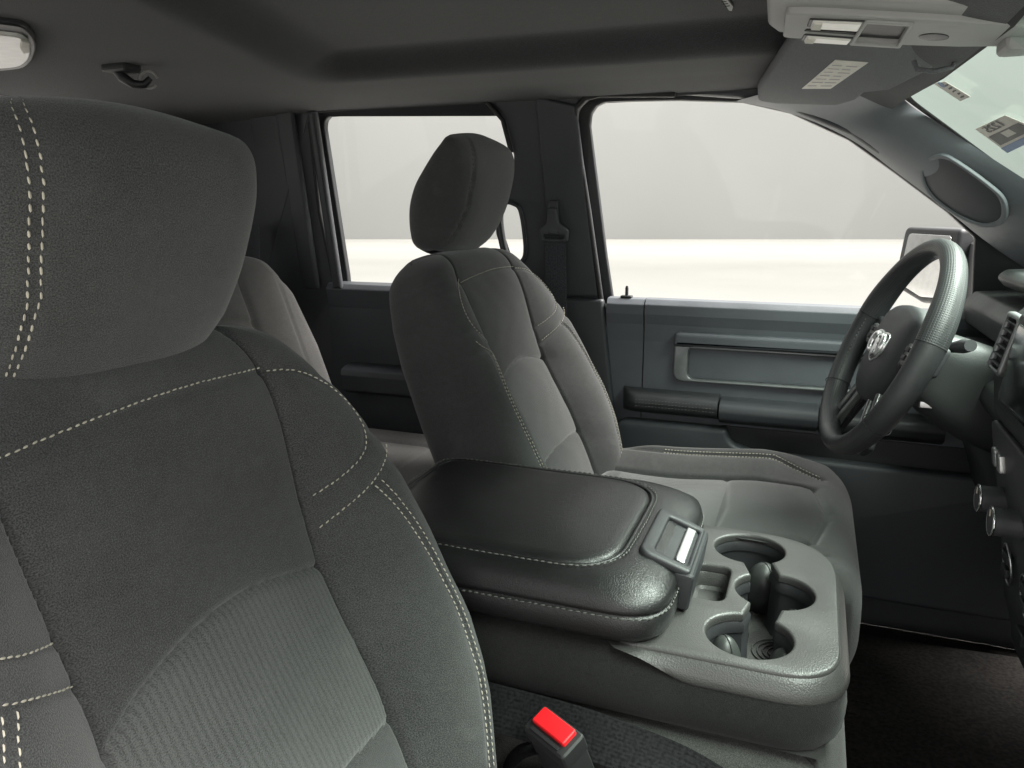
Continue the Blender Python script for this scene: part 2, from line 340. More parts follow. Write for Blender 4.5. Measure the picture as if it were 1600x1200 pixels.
# ------------------------------------------------------------------ cloth seats
def pillow(b, front, T, vs, es, rc, rr, fr, nf=180, nc=8):
    """upholstered pad. rows vs with end inset es; b(v) half width; front(u,v) surface; fr=(origin,u,v,w axes). returns verts, faces, uv, (u,v,isfront) per face"""
    O, A, B, C = fr; rows = []; UV = []; FU = []
    for v, e in zip(vs, es):
        bb = b(v)-e*.55; th = T-1.75*e; r = min(rc, th*.48); r2 = min(rr, th*.48)
        uf = np.linspace(-1, 1, nf)*(bb-r); wf = front(uf, np.full(nf, v))-e
        ac = np.linspace(PI/2, 0, nc+1)[1:]
        wR, wL = wf[-1], wf[0]; base = -T+e*.75
        pr = [(bb-r+r*math.cos(a), wR-r+r*math.sin(a)) for a in ac]
        pr += [(bb-.002*k/4, wR-r+(base+r2-wR+r)*k/4) for k in range(1, 4)]
        pr += [(bb-r2+r2*math.cos(a)-.002, base+r2-r2*math.sin(a)) for a in np.linspace(0, PI/2, nc)]
        pl = [(-u, w if i >= 0 else w) for i, (u, w) in enumerate(pr)]
        pl = [(-(u), w+(wL-wR)*(1 if k < nc else 0)) for k, (u, w) in enumerate(pr)]
        uu = np.r_[uf, [p[0] for p in pr], [p[0] for p in reversed(pl)]]
        ww = np.r_[wf, [p[1] for p in pr], [p[1] for p in reversed(pl)]]
        P = O+np.outer(uu, A)+v*B+np.outer(ww, C); rows.append(P)
        al = np.cumsum(np.r_[0, np.hypot(np.diff(np.r_[uf[-1], [p[0] for p in pr]]), np.diff(np.r_[wf[-1], [p[1] for p in pr]]))])[1:]
        sd = np.r_[uf, uf[-1]+al, (uf[0]-al)[::-1]]
        UV.append(np.stack([sd, np.full(len(sd), v)+e*.6], 1)); FU.append(uf)
    n = len(rows[0]); m = len(rows); V = np.concatenate(rows); Fc = []; info = []
    for i in range(m-1):
        for j in range(n):
            j2 = (j+1) % n; Fc.append((i*n+j, i*n+j2, (i+1)*n+j2, (i+1)*n+j))
            info.append((.25*(FU[i][j]+FU[i][j2]+FU[i+1][j]+FU[i+1][j2]), .5*(vs[i]+vs[i+1]), True) if j < nf-1 else (0, 0, False))
    Fc.append(tuple(range(n))); info.append((0, 0, False)); Fc.append(tuple((m-1)*n+j for j in range(n))); info.append((0, 0, False))
    return V, Fc, np.concatenate(UV), info
def part_out(name, V, Fc, UV, sel, mat, parent):
    F2 = [Fc[i] for i in sel]; ids = sorted({k for f in F2 for k in f}); mp = {k: q for q, k in enumerate(ids)}
    me = bpy.data.meshes.new(name); me.from_pydata([tuple(V[k]) for k in ids], [], [tuple(mp[k] for k in f) for f in F2]); me.update()
    l = me.uv_layers.new(name='uv'); idx = np.empty(len(me.loops), np.int32); me.loops.foreach_get('vertex_index', idx)
    l.data.foreach_set('uv', np.asarray(UV[ids], np.float32)[idx].ravel())
    return finish(me, name, mat, parent, 180)
mir = lambda L: np.stack([-np.asarray(L)[:, 0], np.asarray(L)[:, 1]], 1)
S1v = [-.1, 0, .19, .27, .35, .45, .5, .53, .58]; S1u = [.125, .125, .126, .121, .121, .128, .129, .117, .104]
def S1(v): return np.interp(v, S1v, S1u)
S1L = np.stack([S1(np.linspace(-.03, .555, 60)), np.linspace(-.03, .555, 60)], 1)
S2L = smooth_open([(-.129, .490), (-.06, .497), (.03, .502), (.129, .500)], 8)
S3L = smooth_open([(.129, .500), (.160, .490), (.190, .463), (.203, .430), (.193, .404), (.163, .388), (.126, .379)], 8)
S4L = smooth_open([(.222, .393), (.212, .382), (.178, .365), (.125, .346)], 8)
S5L = smooth_open([(.180, .366), (.194, .335), (.205, .290), (.210, .235), (.208, .18), (.198, .12), (.178, .06)], 10)
S5b = smooth_open([(.189, .368), (.203, .335), (.214, .290), (.219, .235), (.217, .18), (.207, .12), (.187, .06)], 10)
S6L = smooth_open([(-.121, .300), (-.080, .321), (-.02, .335), (.04, .336), (.121, .318)], 8)
S6b = smooth_open([(-.126, .150), (-.05, .166), (.05, .168), (.126, .160)], 6)
SE = smooth_open([(.150, .532), (.186, .49), (.212, .43), (.232, .36), (.242, .27), (.243, .18), (.230, .10), (.205, .04)], 8)
bV = [-.05, .05, .12, .2, .3, .4, .46, .5, .53, .56, .58]; bU = [.195, .218, .243, .253, .249, .237, .219, .199, .180, .152, .125]
def back_b(v): return float(np.interp(v, bV, bU)) if np.isscalar(v) else np.interp(v, bV, bU)
ampV = [-.05, .05, .15, .22, .36, .46, .52, .6]; ampW = [.03, .042, .052, .050, .036, .016, .006, 0]
def back_base(u, v):
    bb = np.interp(v, bV, bU); s1 = S1(v); amp = np.interp(v, ampV, ampW)
    s = np.clip((np.abs(u)-s1)/np.maximum(bb-.03-s1, .01), 0, 1)
    w = amp*np.sin(PI/2*np.clip(s*1.15, 0, 1))**1.1
    w = w - .010*np.exp(-((v-.33)/.10)**2)*(1-s) + .009*np.exp(-((v-.16)/.09)**2)*(np.abs(u) < s1)*np.cos(np.clip(u/s1, -1, 1)*PI/2)
    w = w - .012*(np.clip(np.abs(u)/.16, 0, 1.4)**2)*sstep(.46, .56, v)
    return w
GRO = [(S1L, .0050, .0026), (mir(S1L), .0050, .0026), (S2L, .0022, .004), (S3L, .0022, .004), (mir(S3L), .0022, .004), (S4L, .003, .004), (mir(S4L), .003, .004), (S5L, .0012, .003), (mir(S5L), .0012, .003), (S6L, .0050, .0028), (S6b, .0030, .003), ((S5L+S5b)/2, .0024, .003), (mir((S5L+S5b)/2), .0024, .003)]
def back_front(u, v):
    w = back_base(u, v)
    for L, d, sg in GRO:
        lo, hi = L.min(0)-.02, L.max(0)+.02
        k = (u > lo[0]) & (u < hi[0]) & (v > lo[1]) & (v < hi[1])
        if not k.any(): continue
        q = seg_dist(u[k], v[k], L); w[k] -= d*np.exp(-(q/sg)**2) + d*.40*np.exp(-(q/.014)**2)
    # soft folds in the cloth
    w = w + .0006*np.sin(u*37+v*23)*np.sin(v*31-u*11) + .0002*np.sin(u*90+3*np.sin(v*40))
    return w
# headrest profile (z above its underside; front and back offsets along x)
HZ = np.array([0, .01, .03, .08, .12, .15, .175, .190, .200, .206])*.955
HF = np.array([-.030, -.014, .004, .027, .036, .039, .036, .029, .018, .004])
HB = np.array([-.072, -.088, -.095, -.093, -.078, -.056, -.034, -.018, -.008, -.002])
HW = np.array([.086, .096, .103, .117, .126, .130, .1305, .128, .122, .105])
_hp = smooth_open(np.stack([HZ, HF, HB, HW], 1), 8); HZ, HF, HB, HW = _hp.T
HSf = lambda z: float(np.interp(z, [0, .03, .08, .15, .2], [1.02, .88, .66, .53, .49]))   # where the seam runs round the headrest
def make_seat(H, tilt, label, group, cush_drop, hr_dz, hr_dx, hthread, tag_name='front_seat'):
    t = math.radians(tilt); H = np.array(H)
    A = np.array([0, 1., 0]); B = np.array([-math.sin(t), 0, math.cos(t)]); C = np.array([math.cos(t), 0, math.sin(t)])
    root = empty(tag_name, (H[0], H[1], .74), label, 'seat', group)
    vt = .513; vs = list(np.linspace(-.04, vt, 200))
    es = [0.]*len(vs)
    for k in range(1, 17):
        ph = PI/2*k/16; vs.append(vt+.046*math.sin(ph)); es.append(.046*(1-math.cos(ph)))
    V, Fc, UV, info = pillow(back_b, back_front, .118, vs, es, .034, .035, (H, A, B, C), nf=210)
    arr = np.array([(a, b, c) for a, b, c in info], float)
    fu, fv, ff = arr[:, 0], arr[:, 1], arr[:, 2] > .5
    inside = ff & (np.abs(fu) < S1(fv)); top6 = np.interp(fu, S6L[:, 0], S6L[:, 1]); bot6 = np.interp(fu, S6b[:, 0], S6b[:, 1])
    ins = inside & (fv < top6) & (fv > bot6); cen = inside & ~ins; bol = ff & ~inside
    shell = part_out('backrest', V, Fc, UV, np.where(~ff)[0], M['fab'], root)
    part_out('centre_panel', V, Fc, UV, np.where(cen)[0], M['fab'], root)
    part_out('ribbed_insert', V, Fc, UV, np.where(ins)[0], M['fab_ins'], root)
    part_out('bolster', V, Fc, UV, np.where(bol & (fu > 0))[0], M['fab'], root); part_out('bolster', V, Fc, UV, np.where(bol & (fu < 0))[0], M['fab'], root)
    def surf(L, off=0.):
        L = np.asarray(L); w = back_base(L[:, 0], L[:, 1])+off
        return H+np.outer(L[:, 0], A)+np.outer(L[:, 1], B)+np.outer(w, C)
    def nrm(L):
        L = np.asarray(L); e = 1e-3; f = lambda u, v: back_base(u, v)
        du = (f(L[:, 0]+e, L[:, 1])-f(L[:, 0]-e, L[:, 1]))/(2*e); dv = (f(L[:, 0], L[:, 1]+e)-f(L[:, 0], L[:, 1]-e))/(2*e)
        n = C-np.outer(du, A)-np.outer(dv, B); return n/np.linalg.norm(n, axis=1)[:, None]
    for L, off, k in ((S2L+np.array([0, .0035]), -.0006, 'thread'), (S3L, -.0006, 'thread'), (mir(S3L), -.0006, 'thread'), (S4L+np.array([0, .0035]), -.001, 'thread'), (mir(S4L)+np.array([0, .0035]), -.001, 'thread'),
                      (S5L, -.0008, 'thread'), (S5b, -.0006, 'thread'), (mir(S5L), -.0008, 'thread'), (mir(S5b), -.0006, 'thread')):
        q = resample(L, 90); dashes('stitching', surf(q, off), nrm(q), M[k], root, r=.00062)
    # headrest: rings stacked in z, superellipse plan
    base = H + B*.548 + np.array([hr_dx, 0, hr_dz]); rings = []; uvh = []; na = 120; zs = np.r_[np.linspace(0, .165, 44), np.linspace(.169, .1967, 16)]
    th0 = np.linspace(-PI, PI, 2001)[:-1]; ex = 2/3.4
    sx, sy = np.sign(np.cos(th0))*np.abs(np.cos(th0))**ex, np.sign(np.sin(th0))*np.abs(np.sin(th0))**ex
    al = np.r_[0, np.cumsum(np.hypot(np.diff(sx*.06), np.diff(sy*.13)))]; th = np.interp(np.arange(na)/na*al[-1], al, th0)   # even spacing round the plan
    for z in zs:
        f, bk, hw = np.interp(z, HZ, HF), np.interp(z, HZ, HB), np.interp(z, HZ, HW)
        c0 = (f+bk)/2; ax = (f-bk)/2
        x = c0+ax*np.sign(np.cos(th))*np.abs(np.cos(th))**ex; y = hw*np.sign(np.sin(th))*np.abs(np.sin(th))**ex
        gro = .0028*np.exp(-((np.angle(np.exp(1j*(th+HSf(z)))))/.03)**2)
        x = c0+(x-c0)*(1-gro/.05); y = y*(1-gro/.12)
        crown = .010*np.cos(np.clip(y/max(hw, .01), -1, 1)*PI/2)*(z-.155)/.042 if z > .155 else 0
        dip = .014*(np.clip(np.abs(y)/.09, 0, 1.2)**2)*max(0, 1-z/.05)
        rings.append(base+np.stack([x, y, np.full(na, z)+crown+dip], 1)); uvh.append(np.stack([np.interp(th, th0, al), np.full(na, z)], 1))
    hr = loft('headrest', rings, M['fab'], root, smooth=180, uv=np.concatenate(uvh))
    for dq in (-.045, .045):
        P = []; Nn = []
        for z in np.linspace(.012, .1955, 60):
            tc = -HSf(z)+dq
            f, bk, hw = np.interp(z, HZ, HF), np.interp(z, HZ, HB), np.interp(z, HZ, HW); c0 = (f+bk)/2; ax = (f-bk)/2
            y = -hw*abs(math.sin(tc))**ex
            crown = .010*math.cos(min(1, abs(y)/max(hw, .01))*PI/2)*(z-.155)/.042 if z > .155 else 0; dip = .014*min(1.2, abs(y)/.09)**2*max(0, 1-z/.05)
            P.append(base+np.array([c0+ax*abs(math.cos(tc))**ex, y, z+crown+dip])); Nn.append((math.cos(tc)*1.2, math.sin(tc), 0))
        dashes('stitching', np.array(P), np.array(Nn), hthread, root, pitch=.0075, length=.0052, r=.0007)
    for s in (-1, 1):
        p0 = base+np.array([-.055, s*.045, .05]); tube('headrest_post', [p0, p0-B*.035, p0-B*.10], .006, M['chrome'], root, 12)
        box('post_collar', tuple(p0-B*.066), (.028, .034, .022), M['plastic_d'], root, .006)
    # cushion
    zc = H[2]+cush_drop; x0 = H[0]-.03; Lc = .47
    def cb(v): return float(np.interp(v, [0, .1, .3, .42, .455, .49], [.235, .25, .258, .252, .235, .19]))
    def cf(u, v):
        s = np.clip((np.abs(u)-.145)/.085, 0, 1); w = .034*s*s*(3-2*s)*sstep(.50, .30, v)
        w = w+.014*sstep(.12, .40, v)-.016*np.exp(-((v-.13)/.12)**2)*sstep(.19, .08, np.abs(u))
        for L, d in ((np.array([[.15, 0], [.152, .3], [.13, .40], [.0, .425], [-.13, .40], [-.152, .3], [-.15, 0]]), .009), (np.array([[.205, 0], [.207, .33], [.17, .415]]), .006), (np.array([[-.205, 0], [-.207, .33], [-.17, .415]]), .006), (np.array([[-.15, .25], [0, .262], [.15, .25]]), .003)):
            L = resample(L, 40); q = seg_dist(u, v, L); w -= d*np.exp(-(q/.0045)**2)+d*.4*np.exp(-(q/.018)**2)
        return w
    vs = []; es = []
    for k in range(12): ph = PI/2*(1-k/12); vs.append(.04-.04*math.sin(ph)); es.append(.04*(1-math.cos(ph)))
    vs += list(np.linspace(.04, Lc-.055, 110)); es += [0]*110
    for k in range(1, 17): ph = PI/2*k/16; vs.append(Lc-.055+.055*math.sin(ph)); es.append(.055*(1-math.cos(ph)))
    fr = (np.array([x0, H[1], zc]), A, np.array([1., 0, 0]), np.array([0, 0, 1.]))
    V, Fc, UV, info = pillow(cb, cf, .15, vs, es, .035, .02, fr, nf=150)
    arr = np.array([(a, b, c) for a, b, c in info], float); fu, fv, ff = arr[:, 0], arr[:, 1], arr[:, 2] > .5
    ins = ff & (np.abs(fu) < .15) & (fv < .255) & (fv > .05)
    part_out('seat_cushion', V, Fc, UV, np.where(~ins)[0], M['fab'], root); part_out('ribbed_insert', V, Fc, UV, np.where(ins)[0], M['fab_ins'], root)
    for s in (-1, 1):
        L = resample(np.array([[s*.205, .12], [s*.207, .33], [s*.17, .415]]), 60)
        for d in (-.005, .005):
            Q = L+np.array([d, 0]); w = cf(Q[:, 0].copy(), Q[:, 1].copy())+.0012
            dashes('stitching', fr[0]+np.outer(Q[:, 0], A)+np.outer(Q[:, 1], fr[2])+np.outer(w, fr[3]), np.tile([0, 0, 1.], (60, 1)), M['thread'], root, r=.0007)
    box('seat_base', (x0+.2, H[1], (zc-.14+.74)/2), (.36, .40, zc-.15-.73), M['plastic_d'], root, .02)
    return root
make_seat((-.336, 1.28, 1.009), 23, 'charcoal cloth driver seat with headrest, standing behind the steering wheel', 'front seats', .075, -.015, -.008, M['thread_d'])
make_seat((-.271, .42, .971), 20, 'charcoal cloth passenger seat with beige stitching, large in the foreground at left', 'front seats', .022, -.042, .001, M['thread'])
# rear bench: backrest and cushion behind the driver's seat
rb = empty('rear_bench_seat', (-1.1, 1.2, .74), 'rear bench seat, cloth lightened as if lit, partly hidden behind the front seats', 'bench seat')
def rear_piece(name, fr, bf, ff, T, L, r, mat):
    vs = []; es = []
    for k in range(8): ph = PI/2*(1-k/8); vs.append(r-r*math.sin(ph)); es.append(r*(1-math.cos(ph)))
    vs += list(np.linspace(r, L-r, 60)); es += [0]*60
    for k in range(1, 13): ph = PI/2*k/12; vs.append(L-r+r*math.sin(ph)); es.append(r*(1-math.cos(ph)))
    V, Fc, UV, info = pillow(bf, ff, T, vs, es, .035, .03, fr, nf=120)
    return part_out(name, V, Fc, UV, range(len(Fc)), mat, rb)
t = math.radians(20); Bv = np.array([-math.sin(t), 0, math.cos(t)]); Cv = np.array([math.cos(t), 0, math.sin(t)]); Ay = np.array([0, 1., 0])
def rbf(u, v):
    q = np.abs(u); w = .025*np.sin(PI/2*np.clip((q-.13)/.09, 0, 1)); w = w-.006*np.exp(-((q-.13)/.006)**2)-.003*np.exp(-((q-.215)/.004)**2)-.005*np.exp(-((v-.36-.04*np.cos(u*9))/.006)**2)*(q < .13); return w
RBO = np.array([-.91, 1.13, 1.0])
rear_piece('backrest', (RBO, Ay, Bv, Cv), lambda v: float(np.interp(v, [0, .3, .42, .5, .56], [.29, .29, .27, .22, .16])), rbf, .11, .53, .045, M['fab_rear_lit'])
rear_piece('backrest', (RBO+np.array([0, -.60, 0]), Ay, Bv, Cv), lambda v: float(np.interp(v, [0, .3, .42, .5, .56], [.29, .29, .27, .22, .16])), rbf, .11, .53, .045, M['fab_rear_lit'])
def rcf(u, v):
    q = np.abs(u); w = .015*np.sin(PI/2*np.clip((q-.2)/.09, 0, 1)); w = w-.005*np.exp(-((q-.2)/.005)**2)-.004*np.exp(-((v-.34)/.005)**2); return w
rear_piece('seat_cushion', (np.array([-1.12, 1.31, 1.05]), Ay, np.array([1., 0, 0]), np.array([0, 0, 1.])), lambda v: float(np.interp(v, [0, .35, .42, .47], [.28, .28, .255, .20])), rcf, .13, .46, .05, M['fab_rear_lit'])
rear_piece('seat_cushion', (np.array([-1.12, .72, 1.05]), Ay, np.array([1., 0, 0]), np.array([0, 0, 1.])), lambda v: float(np.interp(v, [0, .35, .42, .47], [.28, .28, .255, .20])), rcf, .13, .46, .05, M['fab_rear_lit'])
# ------------------------------------------------------------------ centre console (folded jump seat with lid and cup holders)
cc = empty('centre_console', (-.15, .86, .74), 'black centre console with padded vinyl lid and cup holders between the front seats', 'console')
NR = 96
def rr(x0, x1, y0, y1, rads, n=12): return resample_closed(rpoly([(x0, y0), (x1, y0), (x1, y1), (x0, y1)], rads, n), NR)
def ring3(o, z):
    z = np.broadcast_to(z, len(o)); return np.stack([o[:, 0], o[:, 1], z], 1)
# lid
LID = rr(-.50, -.107, .690, 1.045, [.03, .058, .075, .03]); PAD = rr(-.48, -.168, .722, .992, [.03, .065, .075, .03])
def interp_ring(f, z): return ring3(LID*(1-f)+PAD*f, z)
cen = LID.mean(0)
def scale_ring(o, d):   # inset by moving towards the centre by about d metres
    v = o-np.array([-.30, .865]); l = np.linalg.norm(v, axis=1)[:, None]; return o-v/l*d
lid_z = lambda o: .012*np.clip((o[:, 0]+.5)/.4, 0, 1)*0
rings = [ring3(scale_ring(LID, .012), 1.153), ring3(scale_ring(LID, .003), 1.155), ring3(scale_ring(LID, -.0015), 1.161), ring3(scale_ring(LID, -.0020), 1.172), ring3(scale_ring(LID, -.0010), 1.1795), ring3(scale_ring(LID, .0005), 1.1815),
         ring3(scale_ring(LID, .0045), 1.1830), ring3(scale_ring(LID, .0008), 1.1845), ring3(scale_ring(LID, .0012), 1.1890), ring3(scale_ring(LID, .004), 1.1955), interp_ring(.24, 1.2030), interp_ring(.45, 1.2095), interp_ring(.7, 1.2140), interp_ring(.90, 1.2160), interp_ring(.98, 1.2150), interp_ring(1.0, 1.2130)]
lid = loft('lid', rings, M['leather'], cc, smooth=180)
rings = [ring3(scale_ring(PAD, .001), 1.2125), ring3(scale_ring(PAD, .0025), 1.2165), ring3(scale_ring(PAD, .007), 1.2190), ring3(scale_ring(PAD, .02), 1.2205)]
for q, z in ((.8, 1.2222), (.6, 1.2240), (.4, 1.225), (.2, 1.2255), (.05, 1.2256)):
    o = np.array([-.32, .86])+(scale_ring(PAD, .02)-np.array([-.32, .86]))*q; rings.append(ring3(o, z))
loft('lid_pad', rings, M['leather'], cc, False, True, smooth=180)
def loop_path(o, z): p = np.vstack([o, o[:1]]); return np.stack([p[:, 0], p[:, 1], np.full(len(p), z)], 1)
tube('piping', loop_path(scale_ring(PAD, -.003), 1.2152), .0022, M['leather'], lid, 8)
def outn(o): v = np.vstack([o, o[:1]])-np.array([-.30, .865]); v /= np.linalg.norm(v, axis=1)[:, None]; return v
P = loop_path(scale_ring(LID, -.0012), 1.1815); nn = np.c_[outn(LID), np.full(NR+1, .5)]
dashes('stitching', P, nn, M['thread_d'], lid, pitch=.0075, length=.0055, r=.0009)
P = loop_path(scale_ring(PAD, -.0085), 1.2172); dashes('stitching', P, np.tile([0, 0, 1.], (NR+1, 1)), M['thread_d'], lid, pitch=.0075, length=.0055, r=.0008)
# latch: plastic frame with a chrome paddle at the front of the lid
la = .36; LX, LZ = np.array([math.cos(la), 0, -math.sin(la)]), np.array([math.sin(la), 0, math.cos(la)]); LC = np.array([-.1235, .842, 1.2065])
def lmap(off): return lambda a_, b_, c: tuple(LC+LX*a_+np.array([0, b_, 0])+LZ*(off+c))
lt = box('latch', (-.1045, .842, 1.1765), (.024, .128, .044), M['plastic_d'], cc, .006, rot=Matrix.Rotation(.12, 3, 'Y'))
plate('latch_frame', [rpoly([(-.030, -.068), (.030, -.062), (.030, .062), (-.030, .068)], [.014, .006, .006, .014]), rpoly([(-.014, -.050), (.024, -.050), (.024, .050), (-.014, .050)], .006)], .010, .0035, lmap(-.006), M['plastic_d'], lt)
plate('latch_recess', [rpoly([(-.017, -.053), (.026, -.053), (.026, .053), (-.017, .053)], .004)], .003, .0008, lmap(-.0050), M['plastic_d'], lt)
plate('latch_paddle', [rpoly([(.009, -.046), (.021, -.046), (.021, .046), (.009, .046)], .003)], .007, .002, lmap(-.0035), M['satin'], lt)
# cup-holder tray with clover opening and small bin
CW = [np.array(c) for c in ((-.030, .761), (-.010, .870), (-.046, .978))]; cr = .0435; chh = .0165      # three round wells joined by channels
def arc(c, a0, a1, n=26):
    while a1 < a0: a1 += 2*PI
    return [c+cr*np.array([math.cos(q), math.sin(q)]) for q in np.linspace(a0, a1, n)]
t32, t21 = [math.atan2(*(b-a)[::-1]) for a, b in ((CW[0], CW[1]), (CW[1], CW[2]))]; al_ = math.asin(chh/cr)
hole = np.array(arc(CW[0], t32+al_, t32-al_+2*PI, 48)+arc(CW[1], t32+PI+al_, t21-al_+2*PI, 24)+arc(CW[2], t21+PI+al_, t21+PI-al_+2*PI, 48)+arc(CW[1], t21+al_, t32+PI-al_, 24))
hole = rpoly(hole, .002, 2)
binr = rpoly([(-.104, .822), (-.062, .822), (-.062, .912), (-.104, .912)], .014)
TR = rr(-.16, .058, .702, 1.036, [.02, .062, .105, .02])
tray = plate('cup_tray', [TR, hole, binr], .012, .0035, lambda a, b, c: (a, b, 1.139+c), M['plastic_tray'], cc, 3)
hN = resample_closed(hole, 120); hc = np.array([-.03, .87])
def inset(o, d):
    t = np.roll(o, -1, 0)-np.roll(o, 1, 0); t /= np.linalg.norm(t, axis=1)[:, None]; n = np.stack([-t[:, 1], t[:, 0]], 1)
    ar = .5*np.sum(o[:, 0]*np.roll(o[:, 1], -1)-np.roll(o[:, 0], -1)*o[:, 1]); return o+n*d*(1 if ar > 0 else -1)
rings = [ring3(inset(hN, -.002), 1.142), ring3(inset(hN, .0015), 1.136), ring3(inset(hN, .0015), 1.128), ring3(inset(hN, -.001), 1.127), ring3(inset(hN, .001), 1.075), ring3(inset(hN, .004), 1.069)]
loft('cup_well', rings, M['plastic_d'], cc, False, False, smooth=40)
mk('cup_floor', [(-.10, .70, 1.0685), (.05, .70, 1.0685), (.05, 1.04, 1.0685), (-.10, 1.04, 1.0685)], [(0, 1, 2, 3)], M['plastic_tray'], cc, 0)
for k, r in enumerate((.030, .024, .018, .012)):
    for c in ((-.035, .756), (-.045, .985), (0., .875)):
        a = np.linspace(0, 2*PI, 41); tube('cup_floor_ring', np.stack([c[0]+r*np.cos(a), c[1]+r*np.sin(a), np.full(41, 1.0695)], 1), .0008, M['plastic_tray'], cc, 6)
bN = resample_closed(binr, 48)
loft('bin_well', [ring3(inset(bN, -.002), 1.142), ring3(inset(bN, .001), 1.138), ring3(inset(bN, .002), 1.123), ring3(inset(bN, .006), 1.1195)], M['plastic_tray'], cc, False, True, smooth=40)
# rubber grip fingers bulging into the wells
def dome(name, c, r, mat, parent, h):
    rings = []; n = 20; a = np.arange(n)*2*PI/n
    rings.append(np.stack([c[0]+r*np.cos(a), c[1]+r*np.sin(a), np.full(n, 1.0695)], 1))
    for k in range(10):
        ph = PI/2*k/9.3; rings.append(np.stack([c[0]+r*math.cos(ph)*np.cos(a), c[1]+r*math.cos(ph)*np.sin(a), np.full(n, c[2]+h*math.sin(ph))], 1))
    return loft(name, rings, mat, parent, True, True, smooth=180)
M['grip'] = plastic('rubber_grip', (.030, .032, .031), .38, 900., .05)
for (gx, gy), r in (((1134, 984), .020), ((1131, 862), .013), ((1196, 872), .024), ((1243, 945), .020), ((1226, 1004), .018), ((1160, 925), .010)):
    c = at(gx, gy, z=1.137); d = dome('rubber_grip', (c[0], c[1], 1.090), r, M['grip'], cc, .040)
    tube('grip_groove', [(c[0]+r*math.cos(q)*.62, c[1]-r*math.cos(q)*.80, 1.0902+.0402*math.sin(q)) for q in np.linspace(.1, PI-.1, 14)], .0006, M['black'], d, 5)
# skirt round the tray, cloth body below
skf = sstep(-.075, -.150, TR[:, 0])
def skz(z): return z+(1.1475-z)*skf*.92
sk = [ring3(inset(TR, .006), 1.149), ring3(inset(TR, .0005), 1.147), ring3(inset(TR, -.003), skz(1.142)), ring3(inset(TR, -.008), skz(1.134)), ring3(inset(TR, -.0105), skz(1.126)), ring3(inset(TR, -.009), skz(1.1235))]
loft('tray_skirt', sk, M['plastic_tray'], cc, False, False, smooth=60)
BD = rr(-.52, .064, .694, 1.046, [.02, .066, .11, .02])
bd = [ring3(inset(BD, .03), 1.146), ring3(inset(BD, .010), 1.143), ring3(inset(BD, -.001), 1.125), ring3(inset(BD, -.004), 1.10), ring3(inset(BD, -.002), 1.082), ring3(inset(BD, .006), 1.070), ring3(inset(BD, .02), 1.062)]
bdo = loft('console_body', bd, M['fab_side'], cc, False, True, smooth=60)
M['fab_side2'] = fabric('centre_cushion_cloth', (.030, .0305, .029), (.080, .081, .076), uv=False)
# jump seat cushion under the console
JC = rr(-.45, .074, .672, 1.040, [.03, .06, .05, .03])
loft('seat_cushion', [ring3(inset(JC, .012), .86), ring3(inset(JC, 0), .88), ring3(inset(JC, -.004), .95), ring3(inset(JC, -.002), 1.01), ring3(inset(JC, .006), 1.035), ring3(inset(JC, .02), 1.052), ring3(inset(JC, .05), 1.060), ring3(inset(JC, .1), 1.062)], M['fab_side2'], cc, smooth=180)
# ------------------------------------------------------------------ seat belt buckle and loose webbing
bk = empty('belt_buckle', (-.19, .615, 1.03), 'black seat belt buckle with red release button beside the console', 'seat belt')
Rb = Matrix.Rotation(-.5, 3, 'Z') @ Matrix.Rotation(.05, 3, 'Y') @ Matrix.Rotation(.42, 3, 'X')
def bx2(name, lc, s, mat, bev=.003, par=bk): c = Rb @ Vector(lc)+Vector((-.188, .617, 1.078)); return box(name, c, s, mat, par, bev, rot=Rb)
bx2('buckle_body', (0, 0, -.024), (.054, .029, .072), M['rubber'], .006)
bx2('buckle_collar', (0, 0, .016), (.056, .031, .022), M['rubber'], .005)
bx2('release_button', (0, .003, .0285), (.043, .018, .008), M['red'], .0025)
bx2('buckle_slot', (0, -.0105, .0272), (.038, .004, .003), M['black'], .001)
def ribbon(name, path, side, w, mat, parent=None, th=.0012):
    P = np.asarray(path, float); S = np.asarray(side, float); n = len(P); S = np.broadcast_to(S, (n, 3)); S = S/np.linalg.norm(S, axis=1)[:, None]
    T = np.gradient(P, axis=0); Nn = np.cross(T, S); Nn /= np.linalg.norm(Nn, axis=1)[:, None]
    L = np.r_[0, np.cumsum(np.linalg.norm(np.diff(P, axis=0), axis=1))]; rings = []; uv = []
    for i in range(n):
        q = []
        for a, b in ((-1, .5), (-.92, 1), (-.5, 1), (0, 1), (.5, 1), (.92, 1), (1, .5), (1, -.5), (.92, -1), (0, -1), (-.92, -1), (-1, -.5)): q.append(P[i]+S[i]*a*w/2+Nn[i]*b*th/2); uv.append((a*w/2, L[i]))
        rings.append(q)
    return loft(name, rings, mat, parent, smooth=50, uv=uv)
pth = smooth_open([(-.30, .655, 1.075), (-.20, .655, 1.072), (-.13, .652, 1.068), (-.07, .648, 1.062), (-.02, .640, 1.045), (.02, .625, 1.01)], 8)
sd = smooth_open([(0, .55, .8), (0, .6, .75), (.1, .8, .5), (.2, .9, .25), (.2, .9, .1), (.2, .9, 0)], 8)
ws = tag(ribbon('belt_webbing', pth, sd, .046, M['web']), 'black belt webbing lying twisted along the foot of the console', 'seat belt')
ribbon('strap', smooth_open([(-.215, .632, 1.06), (-.235, .636, 1.045), (-.25, .64, 1.02), (-.255, .64, .99)], 6), (.5, -.8, .3), .035, M['web'], bk)
